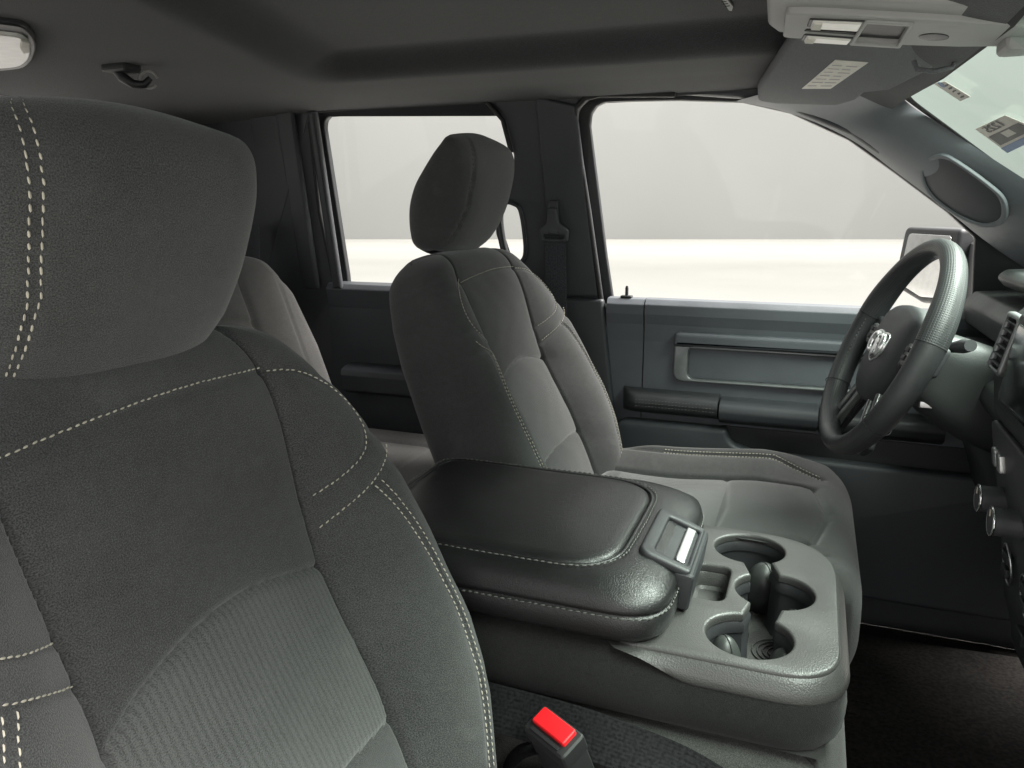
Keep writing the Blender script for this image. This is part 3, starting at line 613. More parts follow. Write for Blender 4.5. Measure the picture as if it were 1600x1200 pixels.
# ------------------------------------------------------------------ driver's door and rear door
dd = empty('driver_door', (.0, 1.70, .74), 'dark grey driver door trim with silver bezel and lock pin, below the side window', 'car door')
def extr(name, prof, x0, x1, mat, parent, n=2, fn=None, smooth=35, rad=.006):
    """section prof [(y,z)] drawn along x"""
    pr = rpoly(prof, rad, 5); rings = []
    for x in np.linspace(x0, x1, n):
        P = np.stack([np.full(len(pr), x), pr[:, 0], pr[:, 1]], 1); rings.append(P if fn is None else fn(P))
    return loft(name, rings, mat, parent, smooth=smooth)
DP = [(1.72, .80), (1.72, 1.386), (1.668, 1.3925), (1.644, 1.3915), (1.632, 1.380), (1.631, 1.360), (1.638, 1.338), (1.642, 1.30), (1.642, 1.20), (1.640, .80)]
xl = at(1007, 480, y=1.635)[0]
panel = extr('door_panel', DP, xl+.0015, .45, M['door'], dd)
extr('door_edge_panel', [(y+.002 if y < 1.7 else y, z-.001) for y, z in DP], -.408, xl-.0015, M['door'], dd)
lp = at(979, 468, y=1.655)
tube('lock_pin', [(lp[0], 1.655, 1.385), (lp[0], 1.655, 1.412), (lp[0], 1.655, 1.4165)], [.0036, .0036, .0022], M['plastic_d'], dd, 12); box('pin_bush', (lp[0], 1.655, 1.3935), (.024, .018, .005), M['plastic_d'], dd, .002)
# window frame seal and glass
fw_glass = [sp(*p, -.01) for p in [(961, 480), (948, 400), (922, 196), (924, 178), (932, 166), (948, 159), (1060, 157), (1160, 160), (1235, 177), (1326, 219), (1400, 272), (1480, 332), (1523, 372), (1521, 400), (1520, 494)]]
fr_out = [(-.46, 1.33), (-.53, 1.795), (.02, 1.795), (.5, 1.47), (.5, 1.33)]
plate('window_frame', [fr_out, rpoly([(fw_glass[0][0]+.003, 1.345)]+fw_glass[1:-1]+[(fw_glass[-1][0], 1.345)], .016, 4)], .018, .004, side_map(-.024), M['plastic_d'], dd)
plate('window_glass', [[(-.45, 1.34), (-.51, 1.785), (.02, 1.785), (.48, 1.46), (.48, 1.34)]], .004, .0005, side_map(-.032), M['glass'], dd)
# bezel, storage recess and pull
zt = lambda x: -.012*(x+.26)
def dmap(off): return lambda a, b, c: (a, 1.642-off-c, b+zt(a)*0)
plate('bezel_cap', [rpoly([(-.258, 1.2985), (.16, 1.3000), (.16, 1.3260), (-.258, 1.3260)], [.003, .01, .01, .014])], .026, .007, dmap(-.004), M['door'], dd)
plate('bezel', [rpoly([(-.258, 1.220), (.16, 1.2225), (.16, 1.2975), (-.258, 1.2975)], [.022, .006, .006, .003]), rpoly([(-.228, 1.2270), (.152, 1.2295), (.152, 1.2935), (-.228, 1.2935)], [.016, .006, .006, .012])], .016, .0035, dmap(-.004), M['silver_paint'], dd)
plate('bezel_inner', [rpoly([(-.229, 1.226), (.153, 1.2285), (.153, 1.2945), (-.229, 1.2945)], .01)], .010, .003, dmap(-.008), M['door'], dd)
def arm_prof(y0, zt_, zb): return [(1.648, zt_+.004), (y0+.02, zt_), (y0+.004, zt_-.006), (y0, zt_-.020), (y0+.006, zb+.012), (y0+.03, zb), (1.648, zb-.004)]
def taper(P):
    k = np.clip((P[:, 0]+.365)/.03, 0, 1); P[:, 1] = 1.645+(P[:, 1]-1.645)*np.sqrt(np.maximum(k, .02)); return P
arm = extr('armrest', arm_prof(1.590, 1.196, 1.148), -.365, -.158, M['arm'], dd, 24, taper, 60, .014)
for dz in (-.013, -.020, -.027):
    P = np.stack([np.linspace(-.33, -.162, 50), np.full(50, 1.5895), np.full(50, 1.196+dz)], 1); P[:, 1] = 1.645+(P[:, 1]-1.645)*np.sqrt(np.clip((P[:, 0]+.365)/.03, 0, 1))
    dashes('stitching', P, np.tile([0, -1., .2], (50, 1)), M['thread_d'], arm, pitch=.007, length=.005, r=.0006)
pull = extr('door_pull', arm_prof(1.586, 1.192, 1.142), -.154, .036, M['door_shaded'], dd, 2, None, 60, .014)
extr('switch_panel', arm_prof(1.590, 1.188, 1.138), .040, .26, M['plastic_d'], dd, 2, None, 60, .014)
plate('door_pocket', [rpoly([(-.375, .80), (.44, .80), (.44, 1.082), (.2, 1.082), (-.085, 1.086), (-.128, 1.100), (-.140, 1.130), (-.375, 1.130)], [.01, .01, .01, 0, .03, .03, .01, .03])], .040, .010, dmap(-.004), M['door_shaded'], dd)
plate('pocket_shade', [[(-.15, 1.05), (.44, 1.05), (.44, 1.13), (-.15, 1.13)]], .006, .001, dmap(-.002), M['plastic_d'], dd)  # dark board standing in for the shade inside the pocket
# side mirror on the door (part of the door)
m0 = at(1503, 360, y=1.80); m1 = at(1412, 360, y=2.0); ma = np.array([m1[0]-m0[0], m1[1]-m0[1], 0]); ml = np.linalg.norm(ma); ma /= ml; mn = np.array([ma[1], -ma[0], 0])
def mmap(off): return lambda a, b, c: tuple(np.array([m0[0], m0[1], 0])+ma*a+np.array([0, 0, b])+mn*(off+c))
zi, zo = at(1503, 358, y=1.8)[2], at(1412, 354, y=2.0)[2]
mo = [(0, 1.385), (ml*.5, 1.378), (ml+.006, 1.402), (ml+.002, 1.47), (ml-.012, zo), (0, zi)]
house = plate('side_mirror', [rpoly(mo, [.01, .06, .03, .02, .02, .01], 6)], .075, .008, mmap(-.004), M['plastic_d'], dd)
fmo = [(.022, 1.398), (ml*.5, 1.392), (ml-.020, 1.412), (ml-.024, 1.47), (ml-.036, zo-.014), (.022, zi-.014)]
plate('mirror_glass', [rpoly(fmo, [.008, .06, .024, .02, .014, .008], 6)], .003, .0008, mmap(-.0070), M['mirror'], house)
box('mirror_arm', (.322, 1.765, 1.435), (.055, .13, .165), M['plastic'], dd, .015)
box('mirror_arm', (.31, 1.775, 1.385), (.05, .10, .03), M['plastic_d'], dd, .01)
# rear door behind
rd = empty('rear_door', (-.9, 1.70, .74), 'dark rear door with its window, behind the driver headrest', 'car door')
rw_glass = [sp(*p, -.01) for p in [(549, 470), (544, 430), (508, 200), (509, 188), (518, 180), (640, 171), (745, 163), (768, 167), (790, 188), (803, 230), (812, 300), (826, 420)]]
plate('window_frame', [[(-1.25, 1.33), (-1.25, 1.795), (-.545, 1.795), (-.475, 1.33)], rpoly([(rw_glass[0][0]+.003, 1.345)]+rw_glass[1:-1]+[(rw_glass[-1][0], 1.345)], .020, 4)], .018, .004, side_map(-.024), M['plastic_d'], rd)
plate('window_glass', [[(-1.2, 1.34), (-1.2, 1.785), (-.56, 1.785), (-.49, 1.34)]], .004, .0005, side_map(-.032), M['glass'], rd)
extr('door_panel', [(1.72, .80), (1.72, 1.394), (1.66, 1.403), (1.640, 1.398), (1.630, 1.386), (1.638, 1.34), (1.642, 1.2), (1.640, .80)], -1.12, -.50, M['door_shaded'], rd)
extr('armrest', arm_prof(1.585, 1.20, 1.13), -1.06, -.56, M['door_shaded'], rd, 2)
# pillar trims standing proud of the side wall
pt = empty('rear_pillar_trim', (-1.2, 1.66, .74), 'dark ribbed pillar trim left of the rear door window', 'pillar trim')
c0 = [sp(*p, .03) for p in [(437, 182), (462, 182), (512, 455), (486, 455)]]
for k, (x0, w) in enumerate(((440, 26), (488, 14))):
    q = [sp(x0, 176, .028), sp(x0+w, 174, .028), sp(x0+w+40, 450, .028), sp(x0+40, 450, .028)]
    plate('trim_rib', [rpoly([q[3], q[2], q[1], q[0]], .004)], .018, .008, side_map(.036), M['pillar'], pt)
q = [sp(392, 176, .03), sp(437, 176, .03), sp(477, 452, .03), sp(430, 452, .03)]
plate('trim_panel', [rpoly([(q[3][0], .85), (q[2][0], .85), q[2], q[1], q[0], q[3]], .006)], .012, .005, side_map(.028), M['pillar'], pt)
bp = empty('middle_pillar_trim', (-.5, 1.66, .74), 'blue grey pillar trim between the two side windows', 'pillar trim')
q = [sp(838, 150, .03), sp(902, 165, .03), sp(938, 462, .03), sp(868, 462, .03)]
plate('pillar_cover', [rpoly([(q[3][0], 1.39), (q[2][0], 1.39), q[1], q[0]], .01)], .016, .007, side_map(.027), M['pillar'], bp)
q2 = [spl(868, 466, .03), spl(945, 470, .03), spl(985, 745, .03), spl(905, 745, .03)]
plate('pillar_lower_cover', [rpoly([(q2[3][0], .82), (q2[2][0], .82), (q2[1][0], 1.388), (q2[0][0], 1.388)], .008)], .022, .008, side_map(.027), M['pillar'], bp)
e0, e1 = sp(899, 180, .03), sp(938, 470, .03)
tube('door_seal', [(a, sideY(b)-.036, b) for a, b in [sp(1060, 151), sp(945, 151), sp(922, 157), sp(908, 172), sp(905, 196), sp(926, 330), sp(945, 465)]], .006, M['rubber'], bp, 10)
tube('door_seal', [(a, sideY(b)-.034, b) for a, b in [sp(545, 500), sp(536, 446), sp(512, 330), sp(498, 195), sp(502, 176), sp(640, 164), sp(745, 156), sp(772, 163), sp(795, 190), sp(808, 240)]], .005, M['rubber'], rd, 10)
tube('opening_trim', smooth_closed([(a, sideY(b)-.032, b) for a, b in loz], 4).tolist()+[(loz[0][0], sideY(loz[0][1])-.032, loz[0][1])], .004, M['pillar'], bp, 8)
# driver's belt on the pillar
db = empty('driver_seat_belt', (-.5, 1.6, .9), 'driver seat belt hanging from its guide on the middle pillar', 'seat belt')
g = sp(865, 362, .06)
plate('belt_guide', [rpoly([(g[0]-.030, g[1]-.022), (g[0]+.030, g[1]-.022), (g[0]+.034, g[1]+.004), (g[0]+.014, g[1]+.018), (g[0]+.010, g[1]+.050), (g[0]-.010, g[1]+.050), (g[0]-.014, g[1]+.018), (g[0]-.034, g[1]+.004)], .008), rpoly([(g[0]-.022, g[1]-.014), (g[0]+.022, g[1]-.014), (g[0]+.022, g[1]-.007), (g[0]-.022, g[1]-.007)], .003)], .014, .005, side_map(.050), M['plastic'], db)
box('guide_slider', (g[0], sideY(g[1]+.02)-.055, g[1]+.03), (.022, .012, .07), M['plastic'], db, .005)
ribbon('webbing', [(g[0]+.001*k, 1.598-.0005*k+.03*(1-min(1, k/2)) *0, g[1]-.01-.05*k) for k in range(12)], (1, 0, 0), .048, M['web_g'], db)
rbt = tag(ribbon('rear_seat_belt', [tuple(np.array(at(400, 350+14*k, y=1.52))+np.array([0, 0, 0])) for k in range(10)], (.8, -.5, 0), .048, M['web_g']), 'dark seat belt webbing hanging by the rear pillar, left of the rear window', 'seat belt')
# ------------------------------------------------------------------ windshield, front pillar, overhead parts
WP0 = np.array([.125, 1.45, 1.76]); WN = np.array([.585, 0, .811])
def wsp(px, py): p = atp(px, py, WP0, WN); return p
def zws(x): return 1.76-(x-.125)*.585/.811
def wmap(off): return lambda a, b, c: tuple(np.array([a, b, zws(a)])+WN*(off+c))
wsr = empty('windshield', (.4, .85, 1.5), 'green tinted windshield with stickers, at the upper right', 'windshield')
wo = rpoly([(.090, 1.500), (.62, 1.60), (.62, .10), (.090, .200), (.118, .5), (.124, .85), (.118, 1.2)], [.035, .03, .03, .035, 0, 0, 0], 8)
wi = rpoly([(.127, 1.474), (.60, 1.582), (.60, .118), (.127, .226), (.143, .5), (.153, .85), (.143, 1.2)], [.030, .03, .03, .030, 0, 0, 0], 8)
plate('pane', [wo], .005, .0005, wmap(0), M['glass_ws'], wsr)
plate('frit_band', [wo, wi], .002, .0002, wmap(-.0035), M['black'], wsr)
def sticker(name, pxs, off, mat, parent, wmap_=wmap, pf=wsp, th=.0006):
    q = [pf(*p) for p in pxs]; return plate(name, [[(p[0], p[1]) for p in q]], th, .0, wmap_(off), mat, parent)
st1 = sticker('inspection_sticker', [(1462, 128), (1479, 124), (1519, 148), (1503, 155)], -.0030, M['paper'], wsr)
c = wsp(1474, 129); plate('sticker_emblem', [[(c[0]+.0045*math.cos(a), c[1]+.010*math.sin(a)) for a in np.linspace(0, 2*PI, 20)[:-1]]], .0004, 0, wmap(-.0036), M['blue'], st1)
for i in range(4):
    for j in range(5):
        if random.random() < .25: continue
        p = wsp(1480+i*2.2+j*6.2-3*(i > 1), 131+j*4.4+i*2.6*.6-i*2.2); d = random.uniform(.002, .004)
        plate('sticker_print', [[(p[0]-.0009, p[1]-d), (p[0]+.0009, p[1]-d), (p[0]+.0009, p[1]+d), (p[0]-.0009, p[1]+d)]], .0004, 0, wmap(-.0036), M['ink'], st1)
st2 = sticker('registration_sticker', [(1526, 199), (1573, 177), (1640, 205), (1577, 236)], -.0030, M['paper'], wsr)
def lerp4(q, u, v): a, b, c, d = [np.array(k, float) for k in q]; return (a*(1-u)+b*u)*(1-v)+(d*(1-u)+c*u)*v
Q4 = [(1526, 199), (1573, 177), (1640, 205), (1577, 236)]
def sub(u0, u1, v0, v1): return [tuple(lerp4(Q4, u, v)) for u, v in ((u0, v0), (u1, v0), (u1, v1), (u0, v1))]
sticker('sticker_field', sub(.06, .94, .36, .72), -.0036, M['ink'], st2); sticker('sticker_band', sub(.0, 1, .80, 1), -.0036, M['blue'], st2); sticker('sticker_patch', sub(.38, .62, .40, .60), -.0040, M['paper'], st2)
def text_on(name, body, o, ex, ey, h, mat, parent, depth=.0004):
    """flat lettering; o lower-left corner, ex reading direction, ey up direction (world)"""
    cu = bpy.data.curves.new(name, 'FONT'); cu.body = body; cu.size = h; cu.extrude = depth; cu.resolution_u = 3
    t_ = bpy.data.objects.new('tmp', cu); me = bpy.data.meshes.new_from_object(t_); bpy.data.objects.remove(t_); bpy.data.curves.remove(cu)
    ex = np.array(ex)/np.linalg.norm(ex); ey = np.array(ey)/np.linalg.norm(ey); ez = np.cross(ex, ey)
    for v in me.vertices: v.co = Vector(np.array(o)+ex*v.co.x+ey*v.co.y+ez*v.co.z)
    me.materials.clear(); return finish(me, name, mat, parent, 0)
# the number reads from outside the truck, so it is mirrored from inside
q0, q1, q2 = [atp(*tuple(lerp4(Q4, u, v)), WP0-WN*.0042, WN) for u, v in ((.56, .30), (.10, .30), (.56, .06))]
ex_, ey_ = q1-q0, q2-q0      # the digits are laid in the sticker's own (slightly skewed) axes
nm = text_on('sticker_number', '1225', (0, 0, 0), (1, 0, 0), (0, 1, 0), 1., M['ink'], st2)
xs = [v.co.x for v in nm.data.vertices]; ys = [v.co.y for v in nm.data.vertices]
for v in nm.data.vertices: v.co = Vector(q0+ex_*((v.co.x-min(xs))/(max(xs)-min(xs)))+ey_*((v.co.y-min(ys))/(max(ys)-min(ys)))-WN*(.0004 if v.co.z > 0 else 0))
# front pillar
ap = empty('front_pillar_trim', (.3, 1.55, 1.5), 'blue grey front pillar trim with oval recess, between side window and windshield', 'pillar trim')
W = [np.array([a, sideY(b)-.012, b]) for a, b in [sp(*p, .012) for p in [(1150, 158), (1235, 177), (1326, 216), (1400, 269), (1480, 329), (1530, 369), (1580, 405), (1700, 480)]]]
S = [np.array(wsp(*p))-WN*.004 for p in [(1360, 100), (1395, 128), (1424, 160), (1470, 190), (1530, 229), (1600, 274), (1660, 312), (1800, 405)]]
W = resample(smooth_open(W, 6), 40); S = resample(smooth_open(S, 6), 40); rings = []
for w_, s_ in zip(W, S):
    r_ = []
    for k in range(13):
        q = k/12; nb = np.array([-.35, -.75, -.1]); r_.append(w_*(1-q)+s_*q+nb*.016*math.sin(PI*q)**.7)
    rings.append(r_)
M['pillar_veiled'] = plastic('veiled_pillar_plastic', (.135, .147, .157), .55, 900., .2)  # pillar plastic lightened, veil of window flare put into its colour
loft('pillar_cover', rings, M['pillar_veiled'], ap, closed=False, smooth=180)
pc = (W[22]+S[22])/2+np.array([-.35, -.75, -.1])*.017; pn = np.cross(S[24]-S[18], W[22]-S[22]); pn /= np.linalg.norm(pn)
if pn[1] > 0: pn = -pn
pe1 = (S[26]-S[16]); pe1 /= np.linalg.norm(pe1); pe2 = np.cross(pn, pe1)
def pmap(off): return lambda a, b, c: tuple(pc+pe1*a+pe2*b+pn*(off+c))
def ppx(px, py): p = atp(px, py, pc, pn)-pc; return (p@pe1, p@pe2)
ov = smooth_closed([ppx(*p) for p in [(1448, 262), (1455, 249), (1478, 244), (1500, 254), (1540, 282), (1565, 305), (1569, 330), (1558, 342), (1535, 344), (1500, 330), (1465, 305), (1450, 282)]], 6)
ovc = ov.mean(0); ov2 = ovc+(ov-ovc)*1.13
plate('recess_ring', [ov2, ov], .007, .002, pmap(.002), M['pillar_veiled'], ap); plate('recess_panel', [ovc+(ov-ovc)*1.01], .002, .0004, pmap(.0045), M['pillar'], ap)
# sun visor
A_ = np.array([[1, -.114, 1.45], [1, .021, 1.5], [1, -.065, 1.15], [1, .125, 1.05]]); vc = np.linalg.lstsq(A_, np.array([1.767, 1.750, 1.788, 1.745]), rcond=None)[0]
VN = np.array([-vc[1], -vc[2], 1]); VN /= np.linalg.norm(VN); VP0 = np.array([0, 0, vc[0]])
def vz(x, y): return vc[0]+vc[1]*x+vc[2]*y
def vmap(off): return lambda a, b, c: tuple(np.array([a, b, vz(a, b)])+VN*(off+c))
def vpx(px, py, off=0): return atp(px, py, VP0, VN)[:2]
sv = empty('sun_visor', (0, 1.25, 1.76), 'grey sun visor with pale warning label, folded up against the headliner', 'sun visor')
vo = [vpx(*p) for p in [(1252, 40), (1232, 64), (1182, 140), (1183, 158), (1215, 163), (1310, 166), (1338, 158), (1352, 146), (1392, 142), (1478, 100), (1560, 60), (1560, 20)]]
plate('visor_panel', [rpoly(vo, [.01, 0, .015, .012, 0, .02, .01, .01, .01, .01, .02, .02], 5)], .018, .0075, vmap(0), M['visor'], sv, 4, 60)
def vst(name, pxs, off, mat): q = [vpx(*p) for p in pxs]; return plate(name, [[tuple(k) for k in q]], .0006, 0, vmap(off), mat, sv)
vst('warning_label', [(1253, 138), (1298, 138), (1357, 97), (1305, 93)], -.0008, M['paper'])
LQ = [(1253, 138), (1298, 138), (1357, 97), (1305, 93)]
for k in range(7):
    for u0, u1 in ((.08, .45), (.52, .9)):
        v = .10+.12*k; u1_ = u0+(u1-u0)*random.uniform(.6, 1)
        vst('label_print', [tuple(lerp4(LQ, a, b)) for a, b in ((u0, v), (u1_, v), (u1_, v+.022), (u0, v+.022))], -.0012, M['overhead'])
c = np.array(vpx(1462, 88)); cz = vz(*c)
tube('visor_clip', [np.array([c[0]-.022, c[1], cz-.004]), np.array([c[0]-.018, c[1]-.005, cz-.014]), np.array([c[0], c[1]-.006, cz-.017]), np.array([c[0]+.018, c[1]-.002, cz-.013]), np.array([c[0]+.022, c[1]+.004, cz-.002])], .0028, M['visor'], sv, 8)
# overhead console
OP0 = np.array([-.071, 1.0, 1.772]); ON = np.array([.134, 0, 1]); ON /= np.linalg.norm(ON)
def opx(px, py): return atp(px, py, OP0, ON)[:2]
def oz(x): return 1.772-.134*(x+.071)
def omap(off): return lambda a, b, c: tuple(np.array([a, b, oz(a)])+ON*(off+c))
oc = empty('overhead_console', (.08, .9, 1.75), 'light grey overhead console with map lamps and open bin, top right', 'console')
def oplate(name, pxs, off, th, bev, mat, parent=oc, r=.003, holes=()):
    return plate(name, [rpoly([tuple(opx(*p)) for p in pxs], r, 4)]+[rpoly([tuple(opx(*p)) for p in h], .002, 3) for h in holes], th, bev, omap(off), mat, parent)
binp = [(1358, 27), (1423, 31), (1404, 63), (1337, 59)]
body = oplate('console_shell', [(1193, -20), (1197, 44), (1212, 55), (1400, 66), (1600, 77), (1800, 88), (1800, 22), (1600, 14), (1400, 7), (1209, -2)], .002, .030, .008, M['overhead'], r=.012)
face = oplate('lamp_panel', [(1228, 14), (1224, 53), (1400, 64), (1500, 67), (1600, 66), (1660, 52), (1600, 34), (1440, 24), (1300, 16)], -.004, .010, .002, M['overhead'], r=.008, holes=[binp])
for pxs in ([(1272, 22), (1349, 25), (1343, 37), (1268, 33)], [(1263, 47), (1332, 52), (1326, 59), (1258, 55)]):
    b = np.array(pxs, float); cc_ = b.mean(0); rim = [tuple(cc_+(p-cc_)*1.14) for p in b]
    f_ = oplate('lamp_rim', rim, -.0055, .003, .001, M['plastic_d'], r=.003)
    oplate('lamp_lens', pxs, -.0075, .0035, .0012, M['lens'], f_, r=.002)
    q = [tuple(lerp4(pxs, u, v)) for u, v in ((.02, .06), (.22, .06), (.22, .94), (.02, .94))]; oplate('lamp_switch', q, -.0088, .002, .0006, M['paper'], f_, r=.001)
oplate('switch_slot', [(1258, 41), (1262, 38), (1340, 43), (1338, 47)], -.0050, .0015, .0004, M['black'], r=.001)
q = np.array(binp, float); qc = q.mean(0)
oplate('bin_rim', [tuple(qc+(p-qc)*1.20) for p in q], -.0062, .0035, .0012, M['overhead'], r=.004, holes=[[tuple(p) for p in q]])
oplate('bin_floor', [tuple(qc+(p-qc)*1.1) for p in q], .0010, .0015, .0003, M['plastic_d'], r=.002)
ovp = [(1461+24*math.cos(a), 50.5+5.5*math.sin(a)) for a in np.linspace(0, 2*PI, 24)[:-1]]
oplate('oval_recess', ovp, -.0048, .0012, .0003, M['plastic_d'], r=0)
box('mirror_mount', tuple(np.array([*opx(1592, 60), 0])+np.array([0, 0, oz(opx(1592, 60)[0])+.004])), (.03, .05, .035), M['overhead'], oc, .008)
# headliner fittings
mz = 1.80
mp = [at(x, y, z=1.797) for x, y in [(1117, 35), (1121, 32), (1143, 55), (1141, 61), (1136, 60)]]
mc = tag(plate('microphone_grille', [rpoly([(p[0], p[1]) for p in mp], .002)], .004, .001, lambda a, b, c: (a, b, float(zroof(a, b))-.0045+c), M['overhead']), 'small slotted grille in the headliner left of the overhead console', 'grille')
for k in range(6):
    p = at(1121+k*2.6, 39+k*2.9, z=1.797); box('slot', (p[0], p[1], float(zroof(p[0], p[1]))-.0046), (.006, .0016, .0012), M['black'], mc, 0)
dl = empty('dome_light', (-1.05, .85, 1.79), 'oval dome light with frosted lens in the rear headliner, top left', 'lamp')
dpx = [(-70, 40), (20, 40), (48, 52), (58, 74), (48, 96), (20, 104), (-70, 100)]; dpi = [(-62, 50), (16, 50), (40, 58), (49, 74), (41, 90), (16, 97), (-62, 93)]
dpl = lambda L: smooth_closed([at(x, y, z=1.792)[:2] for x, y in L], 4)
dz = lambda a, b: float(zroof(a, b))
plate('lamp_bezel', [dpl(dpx)], .012, .004, lambda a, b, c: (a, b, dz(a, b)-.008+c), M['plastic_d'], dl); plate('lens', [dpl(dpi)], .012, .004, lambda a, b, c: (a, b, dz(a, b)-.013+c), M['lens'], dl)
plate('lens_switch', [[tuple(at(x, y, z=1.788)[:2]) for x, y in [(33, 60), (46, 64), (46, 78), (36, 80), (31, 72)]]], .004, .001, lambda a, b, c: (a, b, dz(a, b)-.0155+c), M['paper'], dl)
hk = at(190, 112, z=1.79); ch = empty('coat_hook', tuple(hk), 'small black coat hook under the headliner, between dome light and rear window', 'hook')
box('hook_base', (hk[0], hk[1], dz(hk[0], hk[1])-.004), (.05, .035, .014), M['plastic_d'], ch, .005)
tube('hook_arm', [hk+np.array(o) for o in ((-.01, 0, .004), (0, .0, -.008), (.012, .01, -.018), (.026, .018, -.018), (.034, .024, -.008))], [.008, .008, .007, .006, .005], M['plastic_d'], ch, 10)
tube('hook_tip', [hk+np.array([.030+.012*math.cos(a), .024+.006*math.cos(a), -.010+.013*math.sin(a)]) for a in np.linspace(0.2, 5.6, 16)], .0022, M['overhead'], ch, 8)
# ------------------------------------------------------------------ steering wheel
SC = np.array([.116, 1.29, 1.372]); tau, yw = math.radians(22.5), math.radians(9.5)
SN = np.array([-math.cos(tau)*math.cos(yw), -math.sin(yw)*math.cos(tau), math.sin(tau)])      # towards the driver
SA = np.cross([0, 0, 1], SN); SA /= np.linalg.norm(SA); SB = np.cross(SN, SA)                   # SA towards -y? , SB up
SA = -SA if SA[1] > 0 else SA                                                                     # SA: towards the passenger side
def sw(a, b, c): return SC+SA*a+SB*b+SN*c
sw_root = empty('steering_wheel', tuple(SC), 'black leather steering wheel with chrome ram head emblem in front of the driver seat', 'steering wheel')
RW = .163; a = np.linspace(0, 2*PI, 145)[:-1]
M['leather_perf'] = None
m_, nt_, bs_ = nodes('perforated_leather'); c_ = coords(nt_, True)
v_ = N_(nt_, 'ShaderNodeTexVoronoi', Scale=330., Randomness=.08); nt_.links.new(c_, v_.inputs['Vector'])
nt_.links.new(mix(nt_, ramp(nt_, v_.outputs['Distance'], .20, .30), (.006, .006, .006), (.040, .043, .044)), bs_.inputs['Base Color']); bs_.inputs['Roughness'].default_value = .36
bump(nt_, bs_, ramp(nt_, v_.outputs['Distance'], .16, .34), .6, .0008); bs_.inputs['Roughness'].default_value = .45; M['leather_perf'] = m_
def rim_arc(name, t0, t1, mat, fat=1.):
    n = max(8, int(abs(t1-t0)/.05)); rings = []; uv = []
    for t_ in np.linspace(t0, t1, n):
        r_ = []
        ctr = sw(RW*math.cos(t_), RW*math.sin(t_), 0); rad = SA*math.cos(t_)+SB*math.sin(t_)
        bulge = 1+.06*math.cos(2*t_)+.10*math.exp(-((math.sin(t_)-.35)/.25)**2)
        for k in range(20):
            p = 2*PI*k/20; r_.append(ctr+rad*.0148*bulge*fat*math.cos(p)+SN*.0185*bulge*fat*math.sin(p)); uv.append((t_*RW, p*.0166))
        rings.append(r_)
    return loft(name, rings, mat, sw_root, smooth=60, uv=uv)
D2 = math.radians
# grip zones: smooth leather at the sides' lower halves and bottom, perforated leather on the upper sides
for t0, t1, mt in ((12, 62, 'leather_perf'), (62, 118, 'leather_perf'), (118, 168, 'leather_perf'), (168, 215, 'leather_wheel'), (215, 255, 'leather_perf'), (255, 285, 'leather_wheel'), (285, 325, 'leather_perf'), (325, 372, 'leather_wheel')):
    rim_arc('rim', D2(t0), D2(t1), M[mt])
for t_ in (12, 168, 215, 325):
    tt = D2(t_); ctr = sw(RW*math.cos(tt), RW*math.sin(tt), 0); rad = SA*math.cos(tt)+SB*math.sin(tt)
    P = [ctr+rad*.0168*math.cos(p)+SN*.0208*math.sin(p) for p in np.linspace(0, 2*PI, 30)]
    tube('rim_seam', P, .0006, M['black'], sw_root, 6)
P = np.array([sw((RW-.0145)*math.cos(q), (RW-.0145)*math.sin(q), .008) for q in np.linspace(D2(170), D2(214), 40)])
dashes('stitching', P, np.array([SN-SA*math.cos(q)-SB*math.sin(q) for q in np.linspace(D2(170), D2(214), 40)]), M['thread_d'], sw_root, r=.0009)
def swmap(off): return lambda x_, y_, c: tuple(sw(x_, y_, off+c))
# hub: rounded airbag cover
hub = resample_closed(smooth_closed([(-.074, .030), (-.060, .056), (0, .066), (.060, .056), (.074, .030), (.070, -.015), (.050, -.058), (.022, -.074), (-.022, -.074), (-.050, -.058), (-.070, -.015)], 6), 72)
rings = []
for f_, c in ((.80, -.040), (.98, -.034), (1.0, -.016), (.985, -.006), (.95, .000), (.85, .0055), (.6, .0095), (.3, .0115), (.05, .012)): rings.append([sw(p[0]*f_*1.12, p[1]*f_*1.12, c) for p in hub])
hb = loft('airbag_cover', rings, M['plastic'], sw_root, smooth=180)
# emblem: chrome ram head with curled horns
M['emblem'] = simple('bright_emblem_metal', (.92, .92, .92), .28, .85)
hd = [(0, -.0165), (.0045, -.0130), (.0065, -.006), (.0060, .001), (.0100, .004), (.0070, .009), (0, .0115), (-.0070, .009), (-.0100, .004), (-.0060, .001), (-.0065, -.006), (-.0045, -.0130)]
em = plate('emblem', [rpoly([(1.12*p, 1.12*q) for p, q in hd], .0016, 3)], .005, .0012, swmap(.0125), M['emblem'], hb)
for s in (-1, 1):
    q = [(s*x_, y_) for x_, y_ in [(.004, .012), (.012, .0145), (.0195, .012), (.0235, .004), (.0225, -.005), (.0175, -.0105), (.012, -.010), (.0105, -.005)]]
    pth = smooth_open([sw(1.12*x_, 1.12*y_, .0150) for x_, y_ in q], 6); tube('horn', pth, np.interp(np.linspace(0, 1, len(pth)), [0, .5, 1], [.0046, .0052, .0020]), M['emblem'], em, 8)
sh = smooth_closed([(-.028, .016), (-.012, .0195), (0, .0175), (.012, .0195), (.028, .016), (.026, -.006), (.012, -.018), (0, -.0225), (-.012, -.018), (-.026, -.006)], 5)
tube('emblem_outline', [sw(1.12*p[0], 1.12*p[1], .0118) for p in np.vstack([sh, sh[:1]])], .0015, M['emblem'], em, 6)
for tx, px_, py_ in (('SRS', -.014, -.050),): text_on('airbag_mark', tx, sw(.012, -.052, .0092), -SA, SB, .007, M['thread_d'], hb, .0003)
